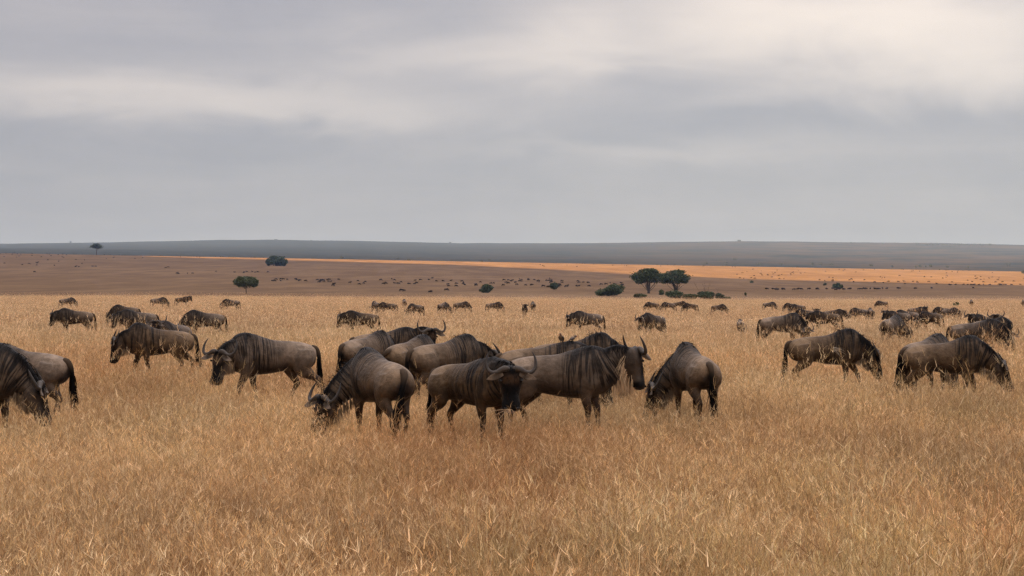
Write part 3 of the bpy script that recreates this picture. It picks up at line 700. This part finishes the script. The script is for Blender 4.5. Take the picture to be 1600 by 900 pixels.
NEAR = [
 # key, column, scale, heading, size, label, pose
 ('A', -50, 104, 336, 1.05, 'dark wildebeest grazing at the picture edge, its horns in front of the hindquarters of another', dict(poll=(1.0, .02, .78), hp=-74, hy=14, legs=(4, -6, 0, 8), hump=.02, horn=.95)),
 ('B', 38, 92, 146, 1.0, 'wildebeest facing away behind the one at the picture edge, black tail slanting to one side', dict(GRAZE, legs=(0, 0, -6, 10), tail=-2, tlat=-14, hump=.0)),
 ('C', 248, 62, 182, 1.03, 'striped wildebeest walking head low with one horn tip up, above the striding dark faced one', dict(poll=(1.0, 0, .98), hp=-80, hy=6, legs=(-16, 10, 14, -12), hump=.04, horn=.9)),
 ('D', 423, 80, 192, 1.05, 'wildebeest striding alone with head low, dark face and wide flat horns turned towards the viewer', dict(poll=(.98, .20, .99), hp=-76, hy=38, legs=(14, -14, -18, 16), hump=.0, tail=4, roll=-6)),
 ('E', 594, 106, 113, 1.02, 'nearest wildebeest with rump turned, grazing with head swung aside and one horn curling up', dict(poll=(.76, .56, .60), hp=-72, hy=102, legs=(0, -6, -6, 6), hump=.02, tail=6, fat=1.08, tlat=16, hw=1.18)),
 ('F', 573, 71, 50, .99, 'brownish wildebeest seen from behind at the back of the cluster, shaggy dark tail hanging straight', dict(GRAZE, legs=(0, 6, -5, 5), hump=.02, tail=2, st=.1)),
 ('G', 604, 64, 6, 1.0, 'wildebeest at the back of the cluster with tall upcurved horns shown face on', dict(poll=(1.06, -.26, 1.27), hp=-84, hy=-76, legs=(0, 0, 0, 0), horn=1.0)),
 ('H', 641, 78, 58, 1.0, 'wildebeest with pale rounded rump turned to the viewer and tail swung out to the side', dict(GRAZE, legs=(0, 0, 5, -4), tail=4, tlat=42, hump=.0, st=.15)),
 ('I', 697, 81, 38, 1.02, 'wildebeest walking away with hanging black mane, its curled horn above the one facing the viewer', dict(poll=(1.02, -.08, .98), hp=-66, hy=-14, legs=(6, -6, 8, -8), hump=.02, tail=4, horn=.9)),
 ('J', 737, 107, 313, .98, 'wildebeest facing the viewer with wide curved horns and black face, chewing grass', dict(poll=(1.03, -.19, 1.15), hp=-83, hy=-40, legs=(2, -5, 6, -8), hump=-.05, beard=.7, hw=1.26, lips=1, tail=2, st=-.45, fat=1.0)),
 ('K', 876, 100, 349, 1.03, 'big dark striped wildebeest standing side on with head up and long pale beard', dict(poll=(1.10, .10, 1.27), hp=-79, hy=36, horn=.88, hw=1.2, legs=(8, 0, 6, -6), hump=-.01, beard=1.8, beardc=np.array((.60, .43, .26)), belly=.02, st=-.05)),
 ('L', 852, 86, 3, 1.0, 'wildebeest behind the big bearded one, only its back showing, with two small birds on it', dict(GRAZE, legs=(0, 0, 0, 0), hump=-.04, mane=.6)),
 ('M', 898, 81, 2, 1.03, 'wildebeest behind the big bearded one showing only a tall black hump beside its horns', dict(GRAZE, poll=(.92, .34, .7), hy=60, hump=.05, mane=1.6)),
 ('N', 1085, 95, 107, 1.0, 'wildebeest grazing seen from behind beside the bearded one, head swung aside with horn tip up', dict(poll=(.86, .42, .62), hp=-74, hy=84, legs=(0, -4, -6, 6), hump=.04, tail=5, tlat=-3)),
 ('O', 1292, 70, 14, 1.02, 'wildebeest grazing alone with a black saddle over its shoulder and a pale side streak', dict(poll=(1.03, -.03, .84), hp=-76, hy=-10, legs=(24, -6, 4, -6), hump=.02, horn=.92, mane=1.7, tail=4)),
 ('P', 1478, 78, 4, .98, 'heavy wildebeest with rumpled grey shoulder grazing with head stretched far forward into the grass', dict(poll=(1.08, -.03, .80), hp=-70, hy=-8, legs=(10, -6, 2, -8), hump=.03, horn=.9, st=.1, fat=1.05)),
 ('Q', 1447, 76, 60, 1.0, 'wildebeest hidden behind the heavy grazing one, only its dark ridge of back showing', dict(GRAZE, hump=.0)),
 ('R', 1221, 37, 2, 1.05, 'wildebeest grazing with head turned to show pale horns, a reddish one right behind its back', dict(poll=(.97, -.26, .72), hp=-72, hy=-52, legs=(4, -4, 6, -6), hump=.03)),
]
for key, px, s, h, size, label, pose in NEAR:
    pose = dict(pose, seed=ord(key)); g, hd = stand(px, s, h)
    P = wildebeest_parts(pose, .020 if s > 60 else .026)
    near[key] = assemble(P, g, hd, size, label); near[key]['_m'] = 0; del near[key]['_m']
    if key == 'O':                               # pale streak of hair on the flank
        mb = MB(); rs = np.random.default_rng(3)
        R_ = [(.06+rs.uniform(0, .06), -.285, .93+rs.normal()*.015) for _ in range(40)]
        strands(mb, R_, [(1, -.08, .35+.3*rs.normal()) for _ in R_], rs.uniform(.08, .26, 40), .014, 1.0, rs, np.array((.42, .36, .28)), .3)
        link('pale_streak', mb.mesh('pale_streak', M['hair']), near[key])
    if key == 'J': muzzle_J = near[key], P['muzzle']
# middle distance: four poses, copied with their parts
PROTO = [dict(poll=(1.02, .03, 1.08), hp=-80, legs=(6, -8, 8, -8), seed=101, horn=.9, tone=.6), dict(poll=(1.06, 0, .70), hp=-78, legs=(4, -6, 5, -7), seed=102, tone=.56),
         dict(poll=(.95, -.30, .66), hp=-76, hy=-48, legs=(0, 0, 3, -5), seed=103, tone=.6), dict(poll=(1.0, .08, 1.30), hp=-72, hy=12, legs=(2, -3, 2, -4), seed=104, tone=.56)]
protos = [wildebeest_parts(p, .03, hair=.6) for p in PROTO]
first = [None]*4
def place(px, s, h, k, size, label, dz=0.):
    g, hd = stand(px, s, h); g[2] += dz
    if first[k] is None:
        first[k] = assemble(protos[k], g, hd, size, label, False); return first[k]
    r = first[k].copy(); COL.objects.link(r); r.location = g; r.rotation_euler = (0, 0, hd); r.scale = (size,)*3; r['label'] = label
    for ch in list(first[k].children):
        c = ch.copy(); COL.objects.link(c); c.parent = r
    return r
# column, scale, heading, pose (0 head half low, 1 grazing, 2 grazing head turned, 3 head up), size, label
MIDDLE = [
 (117, 33, 181, 0, 1.0, 'wildebeest with both horns up at the outer end of a row of three'),
 (215, 34, 180, 0, 1.02, 'wildebeest in the middle of a row of three, a reddish back behind its neck'),
 (196, 26, 165, 1, .98, 'reddish brown wildebeest mostly hidden behind the middle one of three in a row'),
 (320, 35, 182, 1, 1.02, 'wildebeest nearest the lone tree in the row of three, head low and tail swung back'),
 (271, 50, 232, 3, .94, 'wildebeest hidden behind the walking striped one, only horns and back showing above it'),
 (563, 32, 186, 0, .98, 'grey wildebeest standing alone with raised horns in front of the far line of grazers'),
 (918, 30, 200, 0, 1.0, 'wildebeest standing alone above the oxpeckers with horns raised'),
 (1021, 32, 232, 0, 1.0, 'wildebeest turned three quarters with pale horns, alone above the bearded one'),
 (1157, 28, 95, 2, .70, 'small reddish calf seen from behind on its own in open grass'),
 (1290, 26, 182, 0, 1.05, 'wildebeest turned towards the one that shows pale horns, pale rump and dark head'),
 (1222, 34, 8, 1, 1.0, 'reddish wildebeest directly behind the back of the one that shows pale horns'),
 (1393, 39, 68, 2, 1.02, 'wildebeest seen from behind with head low and one horn curling up, alone in open grass'),
 (1526, 47, 0, 1, 1.02, 'wildebeest with light rump standing behind the heavy grazing one, shaggy dark shoulder'),
 (1549, 40, 335, 2, .95, 'pale shouldered wildebeest half hidden behind the one with the light rump'),
 (1541, 33, 222, 3, 1.0, 'wildebeest facing the viewer with small upright horns behind the pale shouldered one'),
 (1566, 35, 250, 3, 1.0, 'dark faced wildebeest outermost of the tight bunch near the picture edge'),
 (1455, 24, 215, 1, 1.0, 'shaggy wildebeest grazing in front of the sapling with one horn low to the side'),
 (1463, 22, 100, 1, .9, 'reddish wildebeest with its rump turned right beside the shaggy grazing one'),
]
for a in MIDDLE: place(a[0], a[1], a[2], a[3], a[4], a[5])
# the far line of grazers, each a few pixels high
FARROW = [
 (105, 14, 20, 1, 'lone far brown wildebeest beyond the row of three, near the edge of the grass'), (248, 14, 10, 1, 'far dark wildebeest grazing beyond the reddish back, humped and broad'),
 (285, 12.5, 5, 3, 'far reddish wildebeest walking with head up beside the humped one'), (361, 15, 170, 1, 'far dark humped wildebeest just below the lone tree'),
 (587, 15, 110, 1, 'far wildebeest, first in the line of grazers behind the grey lone one'), (606, 16, 175, 1, 'far broad wildebeest close beside the first of the line of grazers'),
 (632, 12, 95, 1, 'small far wildebeest seen end on in the line of grazers'), (650, 17, 140, 1, 'far tall humped wildebeest beside the small end on one'),
 (692, 15, 55, 2, 'far narrow wildebeest with horns to the side, between the humped and the round grazing ones'), (721, 14, 15, 1, 'far round backed wildebeest grazing between the narrow and the broad one'),
 (772, 14, 5, 1, 'far broad wildebeest grazing alone below the square bush'), (820, 16, 268, 3, 'far dark wildebeest facing the viewer with raised horns, standing in a pair'),
 (833, 13, 95, 1, 'far small wildebeest beside the one with raised horns'), (1019, 12, 170, 1, 'far wildebeest, first of the loose row below the row of low bushes'),
 (1045, 12, 182, 1, 'far wildebeest in the middle of the loose row below the row of low bushes'), (1062, 11, 5, 1, 'far small wildebeest near the end of the loose row below the low bushes'), (1079, 12.5, 175, 1, 'far wildebeest last of the loose row below the low bushes'),
 (1123, 13, 20, 1, 'far wildebeest grazing alone below the dark twiggy bush'), (1202, 11, 10, 2, 'tiny far wildebeest behind the reddish one'), (1236, 12, 200, 1, 'tiny far wildebeest with pale horn above the back of the one showing pale horns'),
 (1247, 13, 160, 1, 'tiny far wildebeest next to the one with a pale horn'), (1259, 18, 200, 1, 'far shaggy wildebeest, left one of three above the pale rumped one'), (1276, 17, 265, 3, 'far wildebeest facing the viewer, middle of three above the pale rumped one'),
 (1303, 18, 352, 0, 'far wildebeest with head raised, right one of three above the pale rumped one'), (1343, 16, 195, 1, 'far shaggy wildebeest in a pair in open grass'), (1361, 16, 100, 1, 'far squarish wildebeest seen end on in a pair'),
 (1378, 10, 175, 1, 'smallest far wildebeest just past the pair in open grass'), (1404, 23, 200, 3, 'far wildebeest with horns raised above the one curling its horn'), (1417, 22, 195, 1, 'far shaggy dark wildebeest in the bunch above the one curling its horn'),
 (1432, 15, 10, 3, 'far small wildebeest with dark raised head at the end of that bunch'), (1473, 15, 185, 1, 'far reddish wildebeest behind the shaggy grazing one'), (1484, 16, 20, 1, 'far dark grey wildebeest beside the foot of the leafless sapling'),
 (1518, 9, 95, 1, 'tiny far wildebeest alone between the sapling and the tight bunch'), (1599, 9, 95, 1, 'tiny far wildebeest cut by the picture edge'),
]
for px, s, h, k, lb in FARROW: place(px, s, h, k, 1.0, lb)
# ------------------------------------------------------------------ the distant herd: each animal one small mesh
def joined(P):
    mb = MB()
    for m in (P['body'], *P['horn'], P['tail'], P['mane']):
        n = len(m.vertices); v = np.empty(n*3); m.vertices.foreach_get('co', v)
        c = np.empty(n*4); m.attributes['coat'].data.foreach_get('color', c)
        mb.add(v.reshape(-1, 3), [tuple(p.vertices) for p in m.polygons], c.reshape(-1, 4)[:, :3]*.36)
    return mb.mesh('wildebeest', M['hair'])
tiny = [joined(wildebeest_parts(dict(p, seed=200+i), .075, hair=.12)) for i, p in enumerate((PROTO[0], PROTO[1], PROTO[3], dict(GRAZE, legs=(10, -10, 12, -10))))]
FR = np.random.default_rng(12)
def far_beast(u, row, label, group, k=None):
    o = bpy.data.objects.new('wildebeest', tiny[FR.integers(4) if k is None else k]); COL.objects.link(o)
    o.location = at_row(u, row); o.rotation_euler = (0, 0, FR.uniform(0, 6.28) if FR.uniform() < .4 else FR.choice((0, math.pi))+FR.normal()*.4)
    o.scale = (FR.uniform(.9, 1.15),)*3
    tag(o, label, 'wildebeest', group); return o
def cluster(boxes, label, group):
    for x0, x1, y0, y1, n in boxes:
        for _ in range(n):
            f = FR.uniform(); far_beast(x0+(x1-x0)*f, FR.uniform(y0, y1) if n < 60 else FR.uniform(y0, y1)+3*f, label, group)
cluster([(425, 480, 437, 440.5, 13), (495, 580, 438, 449, 18), (594, 660, 437, 446, 14), (622, 636, 453, 456, 2), (655, 705, 436, 441, 6), (660, 700, 455, 459, 2), (698, 728, 440, 449, 8)],
        'tiny dark wildebeest on the shaded slope between the lone tree and the square bush', 'distant wildebeest before the square bush')
cluster([(738, 780, 441, 451, 6), (784, 862, 436, 450, 34), (873, 925, 440, 450, 15), (925, 985, 441, 448, 7)], 'tiny dark wildebeest far off on the shaded slope around the smaller dark bush', 'distant wildebeest round the smaller dark bush')
cluster([(0, 105, 397, 403, 18), (0, 140, 406, 417, 14), (115, 150, 417, 418, 6), (50, 54, 425.5, 426, 1), (160, 230, 398, 405, 9), (268, 305, 427, 429, 4), (335, 340, 425, 426, 1), (365, 420, 425, 429, 8), (245, 270, 418, 420, 2)],
        'tiny dark wildebeest on the shaded slope on the side of the umbrella shaped acacia', 'distant wildebeest below the umbrella tree')
for i in range(44):
    u = 1184+FR.beta(1.1, 1.0)*210 if i < 38 else (1405, 1430, 1431, 1456, 1521, 1404)[i-38]
    far_beast(u, 453.5+FR.normal()*.45-(u-1184)*.006+.4, 'tiny dark wildebeest walking in the long file beyond the grass', 'long file of wildebeest', 0)
cluster([(1150, 1260, 426, 437, 22), (1270, 1335, 433, 442, 10), (1330, 1600, 430, 445, 40)], 'tiny dark wildebeest scattered over the sunlit strip', 'wildebeest on the sunlit strip')
# the farthest ones, a pixel or so each, which nobody could tell apart
mb = MB(); m = tiny[0]; v = np.empty(len(m.vertices)*3); m.vertices.foreach_get('co', v); v = v.reshape(-1, 3)
c = np.empty(len(v)*4); m.attributes['coat'].data.foreach_get('color', c); c = c.reshape(-1, 4)[:, :3]; fc = [tuple(p.vertices) for p in m.polygons]
spots = [(FR.uniform(230, 420), FR.uniform(398.5, 403)) for _ in range(26)]+[(FR.uniform(820, 1150), FR.uniform(410, 418)+(0)) for _ in range(26)]+[(FR.uniform(1150, 1600), FR.uniform(421, 428)) for _ in range(30)]+[(FR.uniform(1480, 1600), 446+FR.normal()*.4) for _ in range(22)]+[(FR.uniform(0, 230), FR.uniform(396.2, 398)) for _ in range(22)]
for u, r_ in spots:
    a = FR.uniform(0, 6.28); R = np.array([[math.cos(a), -math.sin(a), 0], [math.sin(a), math.cos(a), 0], [0, 0, 1]])
    mb.add(v@R.T+at_row(u, r_), fc, c)
tag(link('distant_herd', mb.mesh('distant_herd', M['hair'])), 'specks of a far herd strewn along the top of the plain', 'herd', kind='stuff')
# ------------------------------------------------------------------ small things: two oxpeckers, grass in a mouth
nt, b, out = mat('feather'); at = N_(nt, 'ShaderNodeAttribute', attribute_name='coat'); nt.links.new(at.outputs['Color'], b.inputs['Base Color']); b.inputs['Roughness'].default_value = .6
def oxpecker(px, row, D, heading, upright, label):
    root = bpy.data.objects.new('oxpecker', None); COL.objects.link(root); x = (px-800)/F_PX*D
    root.location = (x, D, H_CAM+(Y_HOR-row)/F_PX*D); root.rotation_euler = (0, 0, math.radians(heading)); root.scale = (.74,)*3; tag(root, label, 'bird', 'oxpeckers on a back')
    u = upright; mb = MB(); brown, buff, dark = np.array((.11, .075, .05)), np.array((.30, .20, .10)), np.array((.06, .045, .035))
    P = np.array([(-.06, 0, .05), (-.03, 0, .065), (.02, 0, .085), (.055, 0, .10)]); P[:, 2] += (P[:, 0]+.06)*u; R = [.02, .042, .045, .026]
    cl = np.repeat(np.linspace(0, 1, 10)[:, None]*(buff-brown)*.4+brown, 8, 0); tube(mb, P, R, 8, 10, cl)
    h = P[-1]+np.array((.012, 0, .018)); tube(mb, [P[-1]-np.array((.01, 0, 0)), h, h+np.array((.03, 0, .006)), h+np.array((.045, 0, 0))], [.024, .03, .024, .006], 8, 9, brown*.9)
    link('body', mb.mesh('body', M['feather']), root)
    mb = MB(); tube(mb, [h+np.array((.03, 0, 0)), h+np.array((.055, 0, -.004)), h+np.array((.07, 0, -.01))], [.012, .009, .001], 6, 6, (.42, .05, .03)); link('beak', mb.mesh('beak', M['feather']), root)
    mb = MB(); t0 = P[0]; mb.add([t0+np.array((.01, -.022, .012)), t0+np.array((.01, .022, .012)), t0+np.array((-.11, .016, -.045)), t0+np.array((-.11, -.016, -.045)), t0+np.array((.01, -.02, -.004)), t0+np.array((.01, .02, -.004)), t0+np.array((-.11, .014, -.053)), t0+np.array((-.11, -.014, -.053))],
        [(0, 1, 2, 3), (7, 6, 5, 4), (0, 3, 7, 4), (1, 5, 6, 2), (0, 4, 5, 1), (2, 6, 7, 3)], dark); link('tail', mb.mesh('tail', M['feather'], False), root)
    mb = MB()
    for sd in (1, -1): tube(mb, [(0, .018*sd, .06), (.005, .02*sd, .0), (.02, .02*sd, -.01)], [.008, .006, .004], 6, None, (.07, .06, .05))
    link('legs', mb.mesh('legs', M['feather']), root)
    for sd in (1, -1):
        mb = MB(); tube(mb, [(.05, sd*.035, .088+.09*u), (.0, sd*.05, .075+.06*u), (-.05, sd*.035, .055), (-.09, sd*.02, .03)], [.012, .026, .02, .004], 8, 8, dark); link('wing', mb.mesh('wing', M['feather']), root)
    return root
oxpecker(877, 535, F_PX/86, 250, .7, 'upright brownish oxpecker perched on the back behind the bearded wildebeest')
oxpecker(894.5, 534, F_PX/86, 15, .1, 'darker oxpecker crouching sideways beside the upright one on the same back')
root, mz = muzzle_J
bpy.context.view_layer.update()
wp = np.array(root.matrix_world @ Vector(mz)); mb = MB()
for dx, dz in ((-.32, -.16), (-.27, -.30), (-.12, -.26), (.10, -.22), (-.06, -.34), (-.38, -.05)):
    tube(mb, [(0.02*dx, -.06, -.01), (dx*.35, -.13, dz*.2), (dx*.7, -.15, dz*.55), (dx, -.14, dz)], [.0045, .004, .0035, .002], 5, 8, (.42, .29, .16))
o = link('grass_stalks', mb.mesh('grass_stalks', M['feather'])); o.location = wp
tag(o, 'pale dry grass stalks hanging from the mouth of the wildebeest facing the viewer', 'grass stalks')
# ------------------------------------------------------------------ grass: one object, tufts scattered over the near plain
nt, b, out = mat('dry_grass')
at = N_(nt, 'ShaderNodeAttribute', attribute_name='coat')
ti = N_(nt, 'ShaderNodeAttribute', attribute_type='INSTANCER', attribute_name='tint')
tcol = mixc(nt, 1., at.outputs['Color'], ti.outputs['Color'], 'MULTIPLY')
nt.links.new(tcol, b.inputs['Base Color']); b.inputs['Roughness'].default_value = .75; b.inputs['Specular IOR Level'].default_value = .12
tr = N_(nt, 'ShaderNodeBsdfTranslucent'); nt.links.new(tcol, tr.inputs['Color'])
ms = N_(nt, 'ShaderNodeMixShader', i_0=.22); nt.links.new(b.outputs[0], ms.inputs[1]); nt.links.new(tr.outputs[0], ms.inputs[2]); nt.links.new(ms.outputs[0], out.inputs[0])

def tuft(seed, stems, blades, hgt, rad, w, lean=.35, seg=4):
    r = np.random.default_rng(seed); mb = MB()
    def ribbon(p, d, L, w0, c0, c1, bend):
        q = np.array(p, float); d = np.array(d, float); d /= np.linalg.norm(d); V, C = [], []
        a = r.uniform(0, 6.28); wv = np.array([math.cos(a), math.sin(a), 0.])
        bd = np.array([*r.normal(size=2), -.3])*bend
        for i in range(seg+1):
            t = i/seg; ww = w0*(1-.8*t)*.5
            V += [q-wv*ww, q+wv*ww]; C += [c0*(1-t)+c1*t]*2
            d = d+bd/seg; d /= np.linalg.norm(d); q = q+d*L/seg
        mb.add(V, [(2*i, 2*i+1, 2*i+3, 2*i+2) for i in range(seg)], C); return q, d
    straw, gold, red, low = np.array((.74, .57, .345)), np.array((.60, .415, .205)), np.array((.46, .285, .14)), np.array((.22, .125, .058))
    for _ in range(stems):
        a, rr = r.uniform(0, 6.28), rad*math.sqrt(r.uniform()); L = hgt*r.uniform(.7, 1.2)*(1.7 if r.uniform() < .12 else 1)
        d = (r.normal()*lean*1.15, r.normal()*lean*1.15, 1); c = [straw, gold, straw, gold, red][r.integers(5)]*r.uniform(.6, 1.3)
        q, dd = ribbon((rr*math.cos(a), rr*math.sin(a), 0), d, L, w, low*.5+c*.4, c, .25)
        if r.uniform() < .55:      # a loose seed head
            for _ in range(4):
                ribbon(q-dd*r.uniform(0, .15)*L, dd+r.normal(size=3)*.35, L*r.uniform(.08, .2), w*.9, c, c*1.1, .4)
    for _ in range(blades):
        a, rr = r.uniform(0, 6.28), rad*1.15*math.sqrt(r.uniform()); L = hgt*r.uniform(.3, .8)
        d = (r.normal()*.75, r.normal()*.75, 1); c = [gold, red, red, straw, low*1.3][r.integers(5)]*r.uniform(.5, 1.15)
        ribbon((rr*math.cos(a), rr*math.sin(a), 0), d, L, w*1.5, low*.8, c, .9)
    return mb
kinds = []
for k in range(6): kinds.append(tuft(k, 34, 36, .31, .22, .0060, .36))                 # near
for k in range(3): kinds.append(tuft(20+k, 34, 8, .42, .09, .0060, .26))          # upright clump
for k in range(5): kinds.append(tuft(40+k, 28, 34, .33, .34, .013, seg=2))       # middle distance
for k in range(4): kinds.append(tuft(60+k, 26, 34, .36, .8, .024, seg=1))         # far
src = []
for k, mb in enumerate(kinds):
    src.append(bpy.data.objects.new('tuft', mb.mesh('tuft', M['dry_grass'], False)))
rg = np.random.default_rng(6)
PT, SCL, ROT, IDX, TNT = [], [], [], [], []
def vnoise(x, y, s, seed):
    """smooth value noise"""
    r = np.random.default_rng(seed); T = r.uniform(0, 1, (64, 64)); x, y = x/s, y/s
    i, j = np.floor(x).astype(int), np.floor(y).astype(int); fx, fy = x-i, y-j; fx, fy = fx*fx*(3-2*fx), fy*fy*(3-2*fy)
    g = lambda a, b: T[a % 64, b % 64]
    return (g(i, j)*(1-fx)+g(i+1, j)*fx)*(1-fy)+(g(i, j+1)*(1-fx)+g(i+1, j+1)*fx)*fy
def scatter(y0, y1, dens, ks, s0, s1):
    area_half = lambda y: 4+y*.335
    n = int(dens*(y1-y0)*2*area_half((y0+y1)/2))
    y = rg.uniform(y0, y1, int(n*1.4)); x = rg.uniform(-1, 1, len(y))*area_half(y1); m = np.abs(x) < area_half(y); x, y = x[m], y[m]
    clump = vnoise(x, y, 1.1, 1)*.6+vnoise(x, y, .45, 2)*.4
    m = rg.uniform(size=len(x)) < .25+1.25*clump; x, y = x[m], y[m]; clump = clump[m]
    z = ground_z(x, y)
    PT.append(np.column_stack([x, y, z])); SCL.append(rg.uniform(s0, s1, len(x))*(.72+.5*clump+.25*(vnoise(x, y, 4.5, 3)-.5)))
    ROT.append(np.column_stack([rg.normal(size=len(x))*.10+.06, rg.normal(size=len(x))*.10, rg.uniform(0, 6.28, len(x))]))
    hit = np.zeros(len(x))
    for r_ in near.values():                       # grazed down and trodden round the animals' feet
        hit = np.maximum(hit, smooth01(2.3, 1.0, np.hypot(x-r_.location[0], (y-r_.location[1]+1.3)*.7)))
    SCL[-1] = SCL[-1]*(1-(.75 if 6 in ks else .18)*hit)
    IDX.append(rg.choice(ks, len(x)))
    t = vnoise(x, y, 7., 4)*.5+vnoise(x, y, 2.2, 5)*.5; g = vnoise(x, y, 3.0, 6)*.6+vnoise(x, y, .8, 7)*.4
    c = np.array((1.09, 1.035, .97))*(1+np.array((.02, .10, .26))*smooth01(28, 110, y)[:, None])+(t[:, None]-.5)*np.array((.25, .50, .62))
    k = np.clip((g-.66)*5, 0, 1)[:, None]*.32*smooth01(90, 30, y)[:, None]; c = c*(1-k)+np.array((.62, .86, .62))*k
    k2 = np.clip((vnoise(x, y, 3.4, 9)*.7+vnoise(x, y, .9, 10)*.3-.55)*4, 0, 1)[:, None]*.55*smooth01(120, 45, y)[:, None]
    c = c*(1-k2*np.array((.24, .38, .46)))
    c *= rg.uniform(.8, 1.18, (len(x), 1))*(.74+.52*vnoise(x, y, 2.6, 8))[:, None]
    TNT.append(c)
near_k, clump_k, mid_k, far_k = list(range(6)), [6, 7, 8], list(range(9, 14)), list(range(14, 18))
scatter(7, 34, 19, near_k, .8, 1.25); scatter(7, 34, 1.6, clump_k, .8, 1.3)
scatter(34, 85, 6.0, mid_k, .85, 1.2); scatter(34, 60, 1.2, clump_k, .9, 1.3)
scatter(85, 440, .9, far_k, .85, 1.15)
PT, SCL, ROT, IDX, TNT = np.vstack(PT), np.concatenate(SCL), np.vstack(ROT), np.concatenate(IDX), np.vstack(TNT)
print('tufts', len(PT))
me = bpy.data.meshes.new('grass'); me.vertices.add(len(PT)); me.vertices.foreach_set('co', PT.ravel())
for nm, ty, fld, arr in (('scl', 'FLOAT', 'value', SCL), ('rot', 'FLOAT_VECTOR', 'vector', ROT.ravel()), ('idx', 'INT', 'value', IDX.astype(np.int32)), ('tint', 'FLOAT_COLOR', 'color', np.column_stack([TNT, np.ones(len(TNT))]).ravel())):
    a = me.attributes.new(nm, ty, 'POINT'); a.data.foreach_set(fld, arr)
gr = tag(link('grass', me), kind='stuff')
ng = bpy.data.node_groups.new('scatter_grass', 'GeometryNodeTree')
ng.interface.new_socket('Geometry', in_out='INPUT', socket_type='NodeSocketGeometry'); ng.interface.new_socket('Geometry', in_out='OUTPUT', socket_type='NodeSocketGeometry')
gi, go = ng.nodes.new('NodeGroupInput'), ng.nodes.new('NodeGroupOutput')
jn = ng.nodes.new('GeometryNodeJoinGeometry')
for o in reversed(src):
    n_ = ng.nodes.new('GeometryNodeObjectInfo'); n_.inputs['Object'].default_value = o; n_.inputs['As Instance'].default_value = True
    ng.links.new(n_.outputs['Geometry'], jn.inputs[0])
ip = ng.nodes.new('GeometryNodeInstanceOnPoints'); ip.inputs['Pick Instance'].default_value = True
def named(nm, ty):
    n_ = ng.nodes.new('GeometryNodeInputNamedAttribute'); n_.data_type = ty; n_.inputs['Name'].default_value = nm
    return [s for s in n_.outputs if s.enabled and s.name == 'Attribute'][0]
er = ng.nodes.new('FunctionNodeEulerToRotation'); ng.links.new(named('rot', 'FLOAT_VECTOR'), er.inputs[0])
ng.links.new(gi.outputs[0], ip.inputs['Points']); ng.links.new(jn.outputs[0], ip.inputs['Instance']); ng.links.new(named('idx', 'INT'), ip.inputs['Instance Index'])
ng.links.new(er.outputs[0], ip.inputs['Rotation']); ng.links.new(named('scl', 'FLOAT'), ip.inputs['Scale']); ng.links.new(ip.outputs[0], go.inputs[0])
md = gr.modifiers.new('scatter', 'NODES'); md.node_group = ng
